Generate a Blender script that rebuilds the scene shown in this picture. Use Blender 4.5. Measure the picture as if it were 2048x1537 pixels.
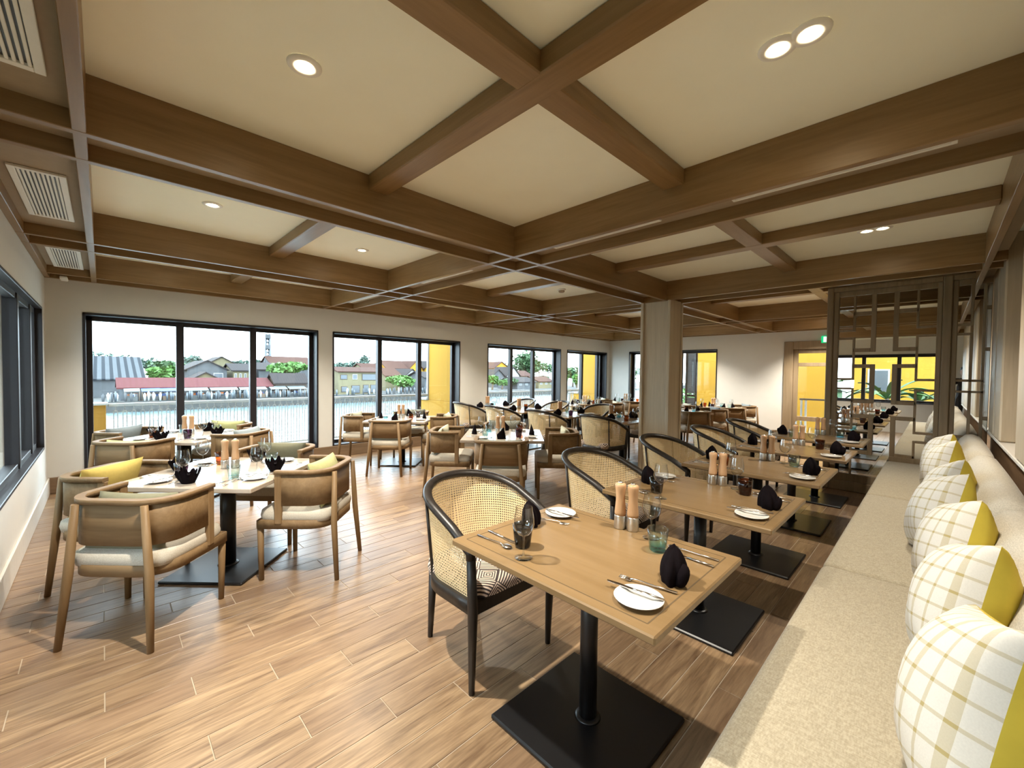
import bpy, math, random
from mathutils import Vector, Matrix
random.seed(7)
PI = math.pi
scn = bpy.context.scene
for o in list(bpy.data.objects):
    bpy.data.objects.remove(o)
COL = scn.collection

# ------------------------------------------------------------------ camera, sky, exposure
cam_data = bpy.data.cameras.new('camera'); cam = bpy.data.objects.new('camera', cam_data); COL.objects.link(cam)
def frame_from_vps():
    # camera axes from the two horizontal vanishing points measured in the 2048x1537 frame
    cx, cy = 1024.0, 768.5
    R, L = (1873.0, 757.0), (205.0, 737.0)
    f = math.sqrt(-((R[0]-cx)*(L[0]-cx) + (R[1]-cy)*(L[1]-cy)))
    yc = Vector(((R[0]-cx)/f, (R[1]-cy)/f, 1)).normalized()
    xc = -Vector(((L[0]-cx)/f, (L[1]-cy)/f, 1)).normalized()
    zc = xc.cross(yc).normalized()
    return f, Matrix((xc, yc, zc))
FPX, WM = frame_from_vps()
right = WM @ Vector((1, 0, 0)); up = WM @ Vector((0, -1, 0)); back = WM @ Vector((0, 0, -1))
cam.matrix_world = Matrix(((right.x, up.x, back.x, 0), (right.y, up.y, back.y, 0), (right.z, up.z, back.z, 1.45), (0, 0, 0, 1)))
cam_data.sensor_width = 36; cam_data.lens = FPX/2048*36; cam_data.clip_start = .02; cam_data.clip_end = 600
scn.camera = cam
world = bpy.data.worlds.new('overcast_sky'); scn.world = world; world.use_nodes = True
bg = world.node_tree.nodes['Background']
bg.inputs[0].default_value = (.72, .88, 1.0, 1); bg.inputs[1].default_value = 2.1
scn.view_settings.view_transform = 'Standard'; scn.view_settings.look = 'None'
scn.view_settings.gamma = 1; scn.view_settings.use_curve_mapping = False
scn.view_settings.exposure = 2.8
cy_ = scn.cycles
cy_.max_bounces = 10; cy_.diffuse_bounces = 6; cy_.glossy_bounces = 5; cy_.transmission_bounces = 6; cy_.transparent_max_bounces = 28
cy_.caustics_reflective = False; cy_.caustics_refractive = False; cy_.sample_clamp_indirect = 4
LAMP_W = 74.0           # each ceiling downlight
WARM = (1.0, .92, .78)

# ------------------------------------------------------------------ materials
def mat(name):
    m = bpy.data.materials.new(name); m.use_nodes = True
    nt = m.node_tree
    return m, nt, nt.nodes['Principled BSDF']
def nd(nt, typ, **kw):
    n = nt.nodes.new(typ)
    for k, v in kw.items():
        if k.startswith('i_'):
            key = k[2:]; key = int(key) if key.isdigit() else key
            if isinstance(v, bpy.types.NodeSocket): nt.links.new(v, n.inputs[key])
            else: n.inputs[key].default_value = v
        else: setattr(n, k, v)
    return n
def mth(nt, op, a, b=0.0, c=None):
    n = nt.nodes.new('ShaderNodeMath'); n.operation = op
    for i, v in enumerate((a, b) if c is None else (a, b, c)):
        if isinstance(v, bpy.types.NodeSocket): nt.links.new(v, n.inputs[i])
        else: n.inputs[i].default_value = v
    return n.outputs[0]
def mixc(nt, f, a, b):
    n = nt.nodes.new('ShaderNodeMix'); n.data_type = 'RGBA'
    for s, v in ((n.inputs[0], f), (n.inputs[6], a), (n.inputs[7], b)):
        if isinstance(v, bpy.types.NodeSocket): nt.links.new(v, s)
        else: s.default_value = v if not isinstance(v, tuple) else (v + (1,) if len(v) == 3 else v)
    return n.outputs[2]
def rgba(c): return (c[0], c[1], c[2], 1)
def plain(name, c, rough=.6, metal=0.0, noise=.06, scale=30, bump=0.0, spec=.5):
    m, nt, b = mat(name)
    tc = nd(nt, 'ShaderNodeTexCoord')
    nz = nd(nt, 'ShaderNodeTexNoise', i_Vector=tc.outputs['Object'], i_Scale=scale, i_Detail=4.0)
    d = tuple(max(0, x*(1-noise*2)) for x in c); e = tuple(min(1, x*(1+noise*2)) for x in c)
    nt.links.new(mixc(nt, nz.outputs[0], d, e), b.inputs['Base Color'])
    b.inputs['Roughness'].default_value = rough; b.inputs['Metallic'].default_value = metal
    b.inputs['Specular IOR Level'].default_value = spec
    if bump:
        bp = nd(nt, 'ShaderNodeBump', i_Strength=bump, i_Distance=.004, i_Height=nz.outputs[0])
        nt.links.new(bp.outputs[0], b.inputs['Normal'])
    return m
def wood(name, c1, c2, axis=0, freq=26, rough=.45, stretch=.07, spec=.4, bump=.08):
    m, nt, b = mat(name)
    tc = nd(nt, 'ShaderNodeTexCoord'); oi = nd(nt, 'ShaderNodeObjectInfo')
    sc = [1, 1, 1]; sc[axis] = stretch
    off = mth(nt, 'MULTIPLY', oi.outputs['Random'], 9.0)
    ad = nd(nt, 'ShaderNodeVectorMath', operation='ADD', i_0=tc.outputs['Object'], i_1=off)
    mp = nd(nt, 'ShaderNodeMapping', i_Vector=ad.outputs[0], i_Scale=tuple(sc))
    n1 = nd(nt, 'ShaderNodeTexNoise', i_Vector=mp.outputs[0], i_Scale=freq, i_Detail=6.0, i_Roughness=.6, i_Distortion=.8)
    n2 = nd(nt, 'ShaderNodeTexNoise', i_Vector=mp.outputs[0], i_Scale=freq*5, i_Detail=2.0)
    f = mth(nt, 'ADD', mth(nt, 'MULTIPLY', n1.outputs[0], .75), mth(nt, 'MULTIPLY', n2.outputs[0], .25))
    rp = nd(nt, 'ShaderNodeMapRange', i_0=f, i_1=.33, i_2=.67)
    nt.links.new(mixc(nt, rp.outputs[0], c1, c2), b.inputs['Base Color'])
    b.inputs['Roughness'].default_value = rough; b.inputs['Specular IOR Level'].default_value = spec
    bp = nd(nt, 'ShaderNodeBump', i_Strength=bump, i_Distance=.002, i_Height=f)
    nt.links.new(bp.outputs[0], b.inputs['Normal'])
    return m
def fabric(name, c1, c2, freq=500, rough=.95):
    m, nt, b = mat(name)
    tc = nd(nt, 'ShaderNodeTexCoord')
    a = nd(nt, 'ShaderNodeMapping', i_Vector=tc.outputs['Object'], i_Scale=(.25, 1, 1))
    c = nd(nt, 'ShaderNodeMapping', i_Vector=tc.outputs['Object'], i_Scale=(1, .25, 1))
    n1 = nd(nt, 'ShaderNodeTexNoise', i_Vector=a.outputs[0], i_Scale=freq, i_Detail=2.0)
    n2 = nd(nt, 'ShaderNodeTexNoise', i_Vector=c.outputs[0], i_Scale=freq, i_Detail=2.0)
    f = mth(nt, 'MULTIPLY', mth(nt, 'ADD', n1.outputs[0], n2.outputs[0]), .5)
    rp = nd(nt, 'ShaderNodeMapRange', i_0=f, i_1=.38, i_2=.62)
    nt.links.new(mixc(nt, rp.outputs[0], c1, c2), b.inputs['Base Color'])
    b.inputs['Roughness'].default_value = rough; b.inputs['Sheen Weight'].default_value = .15
    b.inputs['Specular IOR Level'].default_value = .15
    bp = nd(nt, 'ShaderNodeBump', i_Strength=.2, i_Distance=.002, i_Height=f); nt.links.new(bp.outputs[0], b.inputs['Normal'])
    return m
def thin_glass(name, tint, edge=None, refl=1.0, rim=0.0):
    # clear sheet: light passes tinted, the surface mirrors by its angle; edge = second tint towards the bottom (local z)
    m, nt, b = mat(name); nt.nodes.remove(b)
    out = nt.nodes['Material Output']
    col = rgba(tint)
    tr = nd(nt, 'ShaderNodeBsdfTransparent')
    if edge:
        tc = nd(nt, 'ShaderNodeTexCoord'); sp = nd(nt, 'ShaderNodeSeparateXYZ', i_0=tc.outputs['Object'])
        r = nd(nt, 'ShaderNodeMapRange', i_0=sp.outputs[2], i_1=.0, i_2=edge[1])
        nt.links.new(mixc(nt, r.outputs[0], edge[0], tint), tr.inputs[0])
    else: tr.inputs[0].default_value = col
    gl = nd(nt, 'ShaderNodeBsdfGlossy', i_Roughness=.02)
    g = nd(nt, 'ShaderNodeNewGeometry')
    dp = nd(nt, 'ShaderNodeVectorMath', operation='DOT_PRODUCT', i_0=g.outputs['Normal'], i_1=g.outputs['Incoming'])
    k = mth(nt, 'POWER', mth(nt, 'SUBTRACT', 1.0, mth(nt, 'ABSOLUTE', dp.outputs['Value'])), 5.0)
    if rim:
        k2 = mth(nt, 'POWER', mth(nt, 'SUBTRACT', 1.0, mth(nt, 'ABSOLUTE', dp.outputs['Value'])), 2.2)
        cur = tr.inputs[0].links[0].from_socket if tr.inputs[0].links else col
        nt.links.new(mixc(nt, mth(nt, 'MULTIPLY', k2, rim), cur, (.10, .11, .11)), tr.inputs[0])
    mx = nd(nt, 'ShaderNodeMixShader', i_0=mth(nt, 'MULTIPLY', mth(nt, 'ADD', mth(nt, 'MULTIPLY', k, .9), .04), refl), i_1=tr.outputs[0], i_2=gl.outputs[0])
    nt.links.new(mx.outputs[0], out.inputs[0])
    return m
def glow(name, c, s):
    m, nt, b = mat(name)
    b.inputs['Base Color'].default_value = rgba(c); b.inputs['Emission Color'].default_value = rgba(c); b.inputs['Emission Strength'].default_value = s
    return m
def plank_mat():
    m, nt, b = mat('wood_tile')
    g = nd(nt, 'ShaderNodeNewGeometry'); s = nd(nt, 'ShaderNodeSeparateXYZ', i_0=g.outputs['Position'])
    ci = mth(nt, 'FLOOR', mth(nt, 'DIVIDE', mth(nt, 'SUBTRACT', s.outputs[0], -1.4035), .1455))
    yo = mth(nt, 'SUBTRACT', mth(nt, 'SUBTRACT', s.outputs[1], 1.4505), mth(nt, 'MULTIPLY', ci, .2915))
    ri = mth(nt, 'FLOOR', mth(nt, 'DIVIDE', yo, .8745))
    cb = nd(nt, 'ShaderNodeCombineXYZ', i_0=ci, i_1=ri)
    wn = nd(nt, 'ShaderNodeTexWhiteNoise', i_Vector=cb.outputs[0])
    off = nd(nt, 'ShaderNodeVectorMath', operation='MULTIPLY_ADD', i_0=wn.outputs[1], i_1=(37, 53, 0), i_2=g.outputs['Position'])
    mp = nd(nt, 'ShaderNodeMapping', i_Vector=off.outputs[0], i_Scale=(1, .07, 1))
    n1 = nd(nt, 'ShaderNodeTexNoise', i_Vector=mp.outputs[0], i_Scale=22.0, i_Detail=7.0, i_Roughness=.62, i_Distortion=1.1)
    n2 = nd(nt, 'ShaderNodeTexNoise', i_Vector=mp.outputs[0], i_Scale=110.0, i_Detail=3.0)
    n3 = nd(nt, 'ShaderNodeTexNoise', i_Vector=off.outputs[0], i_Scale=3.0, i_Detail=2.0)
    f = mth(nt, 'ADD', mth(nt, 'MULTIPLY', n1.outputs[0], .7), mth(nt, 'MULTIPLY', n2.outputs[0], .3))
    r1 = nd(nt, 'ShaderNodeMapRange', i_0=f, i_1=.33, i_2=.68)
    c = mixc(nt, r1.outputs[0], (.085, .043, .020), (.44, .30, .17))
    tone = mth(nt, 'ADD', mth(nt, 'MULTIPLY', wn.outputs[0], .62), mth(nt, 'MULTIPLY', n3.outputs[0], .35))
    c2 = mixc(nt, mth(nt, 'MULTIPLY', tone, .8), c, (.17, .10, .06))
    nt.links.new(c2, b.inputs['Base Color'])
    b.inputs['Roughness'].default_value = .33; b.inputs['Specular IOR Level'].default_value = .5
    bp = nd(nt, 'ShaderNodeBump', i_Strength=.05, i_Distance=.002, i_Height=f); nt.links.new(bp.outputs[0], b.inputs['Normal'])
    return m
def cane_mat():
    m, nt, b = mat('woven_cane')
    uv = nd(nt, 'ShaderNodeUVMap'); s = nd(nt, 'ShaderNodeSeparateXYZ', i_0=uv.outputs[0])
    P = .0135
    def lat(o):
        a = mth(nt, 'SUBTRACT', mth(nt, 'FRACT', mth(nt, 'ADD', mth(nt, 'DIVIDE', s.outputs[0], P), o)), .5)
        c = mth(nt, 'SUBTRACT', mth(nt, 'FRACT', mth(nt, 'ADD', mth(nt, 'DIVIDE', s.outputs[1], P), o)), .5)
        return mth(nt, 'SQRT', mth(nt, 'ADD', mth(nt, 'MULTIPLY', a, a), mth(nt, 'MULTIPLY', c, c)))
    d = lat(0.0)
    hole = mth(nt, 'LESS_THAN', d, .30)
    w = nd(nt, 'ShaderNodeTexWave', i_Vector=uv.outputs[0], i_Scale=160.0, i_Distortion=.5)
    c = mixc(nt, w.outputs[1], (.66, .50, .27), (.86, .71, .44))
    nt.links.new(c, b.inputs['Base Color']); b.inputs['Roughness'].default_value = .5
    tr = nd(nt, 'ShaderNodeBsdfTransparent')
    mx = nd(nt, 'ShaderNodeMixShader', i_0=hole, i_1=b.outputs[0], i_2=tr.outputs[0])
    nt.links.new(mx.outputs[0], nt.nodes['Material Output'].inputs[0])
    return m
def pattern_mat():
    # cut velvet: rotated squares, some with nested squares, some with stripes
    m, nt, b = mat('geometric_velvet')
    uv = nd(nt, 'ShaderNodeTexCoord'); s = nd(nt, 'ShaderNodeSeparateXYZ', i_0=uv.outputs['Object'])
    S = 1/.098
    zz = mth(nt, 'MULTIPLY', s.outputs[2], -1.0)
    yy = mth(nt, 'ADD', s.outputs[1], zz)
    u = mth(nt, 'MULTIPLY', mth(nt, 'ADD', s.outputs[0], yy), S*.75)
    v = mth(nt, 'MULTIPLY', mth(nt, 'SUBTRACT', s.outputs[0], yy), S*.75)
    fu = mth(nt, 'FRACT', u); fv = mth(nt, 'FRACT', v)
    iu = mth(nt, 'FLOOR', u); iv = mth(nt, 'FLOOR', v)
    au = mth(nt, 'ABSOLUTE', mth(nt, 'SUBTRACT', fu, .5)); av = mth(nt, 'ABSOLUTE', mth(nt, 'SUBTRACT', fv, .5))
    nest = mth(nt, 'GREATER_THAN', mth(nt, 'FRACT', mth(nt, 'MULTIPLY', mth(nt, 'MAXIMUM', au, av), 8.0)), .5)
    st1 = mth(nt, 'GREATER_THAN', mth(nt, 'FRACT', mth(nt, 'MULTIPLY', fu, 6.0)), .5)
    st2 = mth(nt, 'GREATER_THAN', mth(nt, 'FRACT', mth(nt, 'MULTIPLY', fv, 6.0)), .5)
    k1 = mth(nt, 'FLOORED_MODULO', mth(nt, 'ADD', iu, iv), 2.0)
    k2 = mth(nt, 'FLOORED_MODULO', iu, 2.0)
    st = mth(nt, 'ADD', mth(nt, 'MULTIPLY', st1, k2), mth(nt, 'MULTIPLY', st2, mth(nt, 'SUBTRACT', 1.0, k2)))
    f = mth(nt, 'ADD', mth(nt, 'MULTIPLY', nest, k1), mth(nt, 'MULTIPLY', st, mth(nt, 'SUBTRACT', 1.0, k1)))
    nt.links.new(mixc(nt, f, (.70, .56, .45), (.035, .022, .022)), b.inputs['Base Color'])
    b.inputs['Roughness'].default_value = .9; b.inputs['Sheen Weight'].default_value = .2
    return m
def plaid_mat():
    m, nt, b = mat('plaid_linen')
    uv = nd(nt, 'ShaderNodeTexCoord'); s = nd(nt, 'ShaderNodeSeparateXYZ', i_0=uv.outputs['Object'])
    def line(sock, p, w, o):
        return mth(nt, 'LESS_THAN', mth(nt, 'FRACT', mth(nt, 'ADD', mth(nt, 'DIVIDE', sock, p), o)), w)
    a = line(s.outputs[0], .10, .16, .2); a2 = line(s.outputs[0], .10, .08, .62); c = line(s.outputs[2], .058, .15, .3)
    f = mth(nt, 'MULTIPLY', mth(nt, 'ADD', mth(nt, 'ADD', a, a2), c), .42)
    nz = nd(nt, 'ShaderNodeTexNoise', i_Vector=uv.outputs['Object'], i_Scale=300.0)
    base = mixc(nt, nz.outputs[0], (.60, .57, .52), (.70, .67, .61))
    nt.links.new(mixc(nt, f, base, (.36, .27, .07)), b.inputs['Base Color'])
    b.inputs['Roughness'].default_value = .95
    return m
def water_mat():
    m, nt, b = mat('river_water')
    tc = nd(nt, 'ShaderNodeTexCoord')
    mp = nd(nt, 'ShaderNodeMapping', i_Vector=tc.outputs['Object'], i_Scale=(1, .45, 1))
    nz = nd(nt, 'ShaderNodeTexNoise', i_Vector=mp.outputs[0], i_Scale=.9, i_Detail=5.0)
    bp = nd(nt, 'ShaderNodeBump', i_Strength=.7, i_Distance=.6, i_Height=nz.outputs[0]); nt.links.new(bp.outputs[0], b.inputs['Normal'])
    b.inputs['Base Color'].default_value = (.10, .15, .16, 1); b.inputs['Roughness'].default_value = .12; b.inputs['Specular IOR Level'].default_value = .8
    return m
def corrugated(name, c1, c2, p, axis=1):
    m, nt, b = mat(name)
    tc = nd(nt, 'ShaderNodeTexCoord'); s = nd(nt, 'ShaderNodeSeparateXYZ', i_0=tc.outputs['Object'])
    f = mth(nt, 'LESS_THAN', mth(nt, 'FRACT', mth(nt, 'DIVIDE', s.outputs[axis], p)), .45)
    nz = nd(nt, 'ShaderNodeTexNoise', i_Vector=tc.outputs['Object'], i_Scale=.4, i_Detail=4.0)
    k = mixc(nt, mth(nt, 'MULTIPLY', nz.outputs[0], .6), c1, tuple(x*.7 for x in c1))
    nt.links.new(mixc(nt, f, k, c2), b.inputs['Base Color']); b.inputs['Roughness'].default_value = .9; b.inputs['Specular IOR Level'].default_value = .1
    return m

M_wall = plain('wall_paint', (.66, .645, .61), .9, noise=.015, scale=8)
M_ceil = plain('ceiling_paint', (.915, .935, .83), .9, noise=.012, scale=6)
M_beamx = wood('beam_veneer_along_x', (.19, .112, .044), (.28, .172, .076), 0, 14, .36)
M_beamy = wood('beam_veneer_along_y', (.19, .112, .044), (.28, .172, .076), 1, 14, .36)
M_beamz = wood('panel_veneer_upright', (.46, .40, .31), (.58, .51, .40), 2, 14, .5)
M_recess = plain('recess_panel', (.34, .27, .19), .8, noise=.04)
M_lat = wood('lattice_veneer', (.20, .145, .085), (.29, .215, .135), 2, 14, .5)
M_post = wood('pale_post_veneer', (.40, .32, .22), (.52, .43, .31), 2, 12, .5)
M_brownpanel = wood('brown_wainscot', (.15, .09, .05), (.24, .15, .085), 1, 12, .5)
M_base = wood('baseboard_wood', (.15, .095, .055), (.23, .15, .09), 1, 10, .5)
M_stone = plain('pale_stone', (.62, .58, .52), .5, noise=.05, scale=20)
M_dark = plain('dark_bronze_frame', (.012, .010, .013), .45, noise=.1)
M_pane = thin_glass('window_glass', (.97, .985, .98))
M_plank = plank_mat()
M_grout = plain('grout', (.44, .36, .27), .9)
M_oak = wood('oak_chair', (.165, .098, .042), (.25, .158, .078), 2, 18, .55, spec=.3)
M_oakh = wood('oak_band', (.145, .086, .038), (.22, .14, .07), 0, 18, .6, spec=.25)
M_table = wood('oak_table', (0.1931, 0.1199, 0.05195), (0.2464, 0.1598, 0.07859), 0, 10, .32, stretch=.09, spec=.5)
M_sqtop = wood('pale_laminate', (.40, .34, .28), (.50, .43, .36), 0, 6, .13, spec=.6, bump=.01)
M_inlay = plain('dark_inlay', (.10, .065, .03), .6)
M_black = plain('black_metal', (.006, .006, .007), .36, noise=.1, spec=.5)
M_ebony = wood('ebonised_wood', (.009, .007, .006), (.026, .020, .017), 2, 30, .38)
M_cane = cane_mat()
M_velvet = pattern_mat()
M_seat = fabric('oat_fabric', (0.3744, 0.3312, 0.2664), (0.5184, 0.4752, 0.4032))
M_bench = fabric('bench_linen', (0.3078, 0.2632, 0.1863), (0.4293, 0.3726, 0.2754), 260)
M_bench2 = fabric('bench_back_linen', (.44, .40, .33), (.60, .55, .47), 260)
M_plaid = plaid_mat()
M_mustard = plain('mustard_velvet', (.60, .47, .055), .9, noise=.08, scale=12)
PIL = {
 'yellow': plain('yellow_cloth', (0.612, 0.476, 0.136), .95, scale=40, bump=.2), 'olive': plain('olive_grey_cloth', (0.18, 0.17, 0.11), .95, scale=40, bump=.2),
 'green': plain('lime_cloth', (0.448, 0.44, 0.208), .95, scale=40, bump=.2), 'slate': plain('slate_blue_cloth', (0.2046, 0.2418, 0.2604), .95, scale=40, bump=.2),
 'cream': plain('pale_sage_cloth', (0.45, 0.435, 0.315), .95, scale=40, bump=.2), 'sage': plain('grey_sage_cloth', (0.264, 0.27, 0.228), .95, scale=40, bump=.2)}
M_nap = plain('black_linen', (.0055, .0035, .0045), .9, scale=90, noise=.2, spec=.06)
M_plate = plain('white_china', (0.688, 0.672, 0.64), .18, noise=.01, spec=.6)
M_steel = plain('polished_steel', (.72, .70, .68), .18, 1.0, noise=.03)
M_brushed = plain('brushed_steel', (.62, .60, .57), .3, 1.0, noise=.06, scale=80)
M_mill = wood('beech_mill', (.46, .27, .14), (.56, .35, .20), 2, 30, .4)
M_wine = thin_glass('clear_crystal', (.93, .94, .94), refl=2.2, rim=.75)
M_winefoot = thin_glass('crystal_foot', (.95, .96, .96), refl=1.6, rim=.12)
TUM = {'turquoise': thin_glass('turquoise_glass', (.93, .97, .97), ((.42, .80, .88), .055), 1.6, .35), 'amber': thin_glass('amber_glass', (.80, .48, .12), ((.55, .25, .04), .05), 1.6, .35),
 'smoky': thin_glass('smoky_glass', (.10, .06, .06), ((.03, .02, .02), .05), 1.6, .5), 'plum': thin_glass('plum_glass', (.45, .30, .42), ((.15, .06, .15), .05), 1.6, .5),
 'clear': thin_glass('pale_aqua_glass', (.93, .97, .96), ((.70, .88, .88), .05), 1.6, .5), 'brown': thin_glass('brown_glass', (.50, .22, .07), ((.28, .09, .025), .07), 1.6, .4)}
M_wext = plain('whitewash', (0.269, 0.269, 0.260), .6, noise=.03)
M_white = plain('white_paint', (.80, .80, .77), .5, noise=.02)
M_ochre = plain('ochre_render', (0.2477, 0.117, 0.00688), .85, noise=.08, scale=3)
M_yellow = plain('yellow_render', (0.3086, 0.1576, 0.006708), .9, noise=.05, scale=2)
M_pale = plain('pale_yellow_render', (0.1161, 0.09976, 0.05504), .9, noise=.08, scale=1)
M_grey = plain('weathered_concrete', (0.05246, 0.05676, 0.06106), .9, noise=.25, scale=.8)
M_tile = corrugated('terracotta_tiles', (0.05289, 0.02644, 0.01935), (0.04128, 0.01935, 0.01483), .5)
M_dtile = corrugated('dark_tiles', (0.0301, 0.0258, 0.0258), (0.02236, 0.01978, 0.01978), .5)
M_pink = corrugated('faded_red_sheet', (0.07095, 0.02257, 0.02387), (0.06127, 0.01935, 0.01935), .8)
M_sheet = corrugated('ribbed_grey_sheet', (.050, .056, .062), (.010, .013, .017), 1.15)
M_quay = plain('quay_stone', (0.03578, 0.03578, 0.03371), .95, noise=.25, scale=1)
M_dkwin = plain('dark_opening', (.05, .06, .07), .3)
M_wood_out = wood('louvre_wood', (0.0336, 0.021, 0.0126), (0.0504, 0.0308, 0.0196), 0, 12, .6)
M_tarp = plain('blue_tarp', (0.006, 0.030, 0.110), .6, noise=.15, scale=2)
M_canvas = plain('grey_awning', (0.07052, 0.07912, 0.07912), .8, noise=.15, scale=1)
M_orange = plain('orange_cloth', (0.229, 0.061, 0.012), .8)
M_bark = plain('bark', (.14, .10, .07), .95)
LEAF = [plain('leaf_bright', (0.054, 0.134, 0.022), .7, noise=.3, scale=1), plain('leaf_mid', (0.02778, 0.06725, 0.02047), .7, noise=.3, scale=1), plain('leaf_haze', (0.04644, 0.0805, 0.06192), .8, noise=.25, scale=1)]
M_river = water_mat()
M_skin = plain('skin', (.45, .28, .20), .6); M_cloth = plain('dark_shirt', (.02, .02, .025), .9); M_hair = plain('dark_hair', (.015, .012, .010), .7)

# ------------------------------------------------------------------ mesh building
class MB:
    def __init__(s): s.v = []; s.f = []; s.mi = []; s.sm = []; s.uv = None
    def raw(s, V, F, mi=0, smooth=False, T=None):
        o = len(s.v)
        s.v += [tuple(T @ Vector(p)) if T is not None else tuple(p) for p in V]
        s.f += [tuple(i+o for i in f) for f in F]; s.mi += [mi]*len(F); s.sm += ([smooth]*len(F) if isinstance(smooth, bool) else list(smooth))
        return s
    def box(s, x0, x1, y0, y1, z0, z1, c=0.0, mi=0, T=None):
        lo = (min(x0, x1), min(y0, y1), min(z0, z1)); hi = (max(x0, x1), max(y0, y1), max(z0, z1))
        if c <= 0:
            V = [(lo[0] if i & 1 == 0 else hi[0], lo[1] if i & 2 == 0 else hi[1], lo[2] if i & 4 == 0 else hi[2]) for i in range(8)]
            F = [(0, 2, 3, 1), (4, 5, 7, 6), (0, 1, 5, 4), (2, 6, 7, 3), (0, 4, 6, 2), (1, 3, 7, 5)]
            return s.raw(V, F, mi, False, T)
        c = min(c, min(hi[k]-lo[k] for k in range(3))*.49)
        V = []; idx = {}
        for i in range(8):
            sg = [1 if i >> k & 1 else 0 for k in range(3)]
            for a in range(3):
                p = []
                for k in range(3):
                    e = hi[k] if sg[k] else lo[k]
                    p.append(e if k == a else e + (-c if sg[k] else c))
                idx[(i, a)] = len(V); V.append(tuple(p))
        F = []
        for a in range(3):
            b1, b2 = (a+1) % 3, (a+2) % 3
            for sgn in (0, 1):
                q = [(sgn << a) | (u << b1) | (w << b2) for u, w in ((0, 0), (1, 0), (1, 1), (0, 1))]
                F.append([idx[(i, a)] for i in q])
            for u in (0, 1):
                for w in (0, 1):
                    i0 = (u << b1) | (w << b2); i1 = i0 | (1 << a)
                    F.append([idx[(i0, b1)], idx[(i0, b2)], idx[(i1, b2)], idx[(i1, b1)]])
        for i in range(8): F.append([idx[(i, 0)], idx[(i, 1)], idx[(i, 2)]])
        C = Vector(((lo[0]+hi[0])/2, (lo[1]+hi[1])/2, (lo[2]+hi[2])/2))
        G = []
        for f in F:
            p = [Vector(V[k]) for k in f]; n = (p[1]-p[0]).cross(p[2]-p[0])
            G.append(tuple(f) if n.dot(sum(p, Vector())/len(p)-C) > 0 else tuple(reversed(f)))
        return s.raw(V, G, mi, False, T)
    def tube(s, pts, r, n=8, mi=0, T=None, squash=None):
        pts = [Vector(p) for p in pts]; k = len(pts); rs = r if isinstance(r, (list, tuple)) else [r]*k
        V = []; F = []; ref = None
        for i, p in enumerate(pts):
            t = (pts[min(i+1, k-1)]-pts[max(i-1, 0)]).normalized()
            if ref is None: ref = Vector((0, 0, 1)) if abs(t.z) < .9 else Vector((1, 0, 0))
            a = t.cross(ref).normalized(); b = a.cross(t).normalized(); ref = b
            for j in range(n):
                th = 2*PI*j/n
                V.append(p + a*(math.cos(th)*rs[i]*(squash[0] if squash else 1)) + b*(math.sin(th)*rs[i]*(squash[1] if squash else 1)))
        for i in range(k-1):
            for j in range(n):
                F.append((i*n+j, i*n+(j+1) % n, (i+1)*n+(j+1) % n, (i+1)*n+j))
        sm = [True]*len(F)
        F.append(tuple(reversed(range(n)))); F.append(tuple(range((k-1)*n, k*n))); sm += [False, False]
        return s.raw(V, F, mi, sm, T)
    def lathe(s, prof, n=20, mi=0, T=None, cap=True):
        V = []; F = []
        for (r, z) in prof:
            for j in range(n):
                a = 2*PI*j/n; V.append((r*math.cos(a), r*math.sin(a), z))
        for i in range(len(prof)-1):
            for j in range(n): F.append((i*n+j, i*n+(j+1) % n, (i+1)*n+(j+1) % n, (i+1)*n+j))
        sm = [True]*len(F)
        if cap:
            F.append(tuple(reversed(range(n)))); F.append(tuple(range((len(prof)-1)*n, len(prof)*n))); sm += [False, False]
        return s.raw(V, F, mi, sm, T)
    def band(s, path, z0, z1, t, mi=0, close=False, T=None):
        # upright strip of thickness t along a plan path [(x, y, nx, ny)], heights may be functions of the index
        V = []; F = []; k = len(path)
        for i, (x, y, nx, ny) in enumerate(path):
            a = z0(i/(k-1)) if callable(z0) else z0; b = z1(i/(k-1)) if callable(z1) else z1
            V += [(x-nx*t/2, y-ny*t/2, a), (x+nx*t/2, y+ny*t/2, a), (x+nx*t/2, y+ny*t/2, b), (x-nx*t/2, y-ny*t/2, b)]
        for i in range(k-1):
            for j in range(4): F.append((i*4+j, i*4+(j+1) % 4, (i+1)*4+(j+1) % 4, (i+1)*4+j))
        sm = [j % 2 == 1 for i in range(k-1) for j in range(4)]
        F += [(3, 2, 1, 0), tuple((k-1)*4+j for j in range(4))]; sm += [False, False]
        return s.raw(V, F, mi, sm, T)
    def ellip(s, a, b, c, e1=1.0, e2=1.0, nu=10, nv=28, mi=0, T=None):
        def pw(x, e): return math.copysign(abs(x)**e, x)
        V = []; F = []
        for i in range(nu+1):
            ph = -PI/2 + PI*i/nu
            for j in range(nv):
                th = 2*PI*j/nv
                V.append((a*pw(math.cos(ph), e1)*pw(math.cos(th), e2), b*pw(math.cos(ph), e1)*pw(math.sin(th), e2), c*pw(math.sin(ph), e1)))
        for i in range(nu):
            for j in range(nv): F.append((i*nv+j, i*nv+(j+1) % nv, (i+1)*nv+(j+1) % nv, (i+1)*nv+j))
        return s.raw(V, F, mi, True, T)
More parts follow.
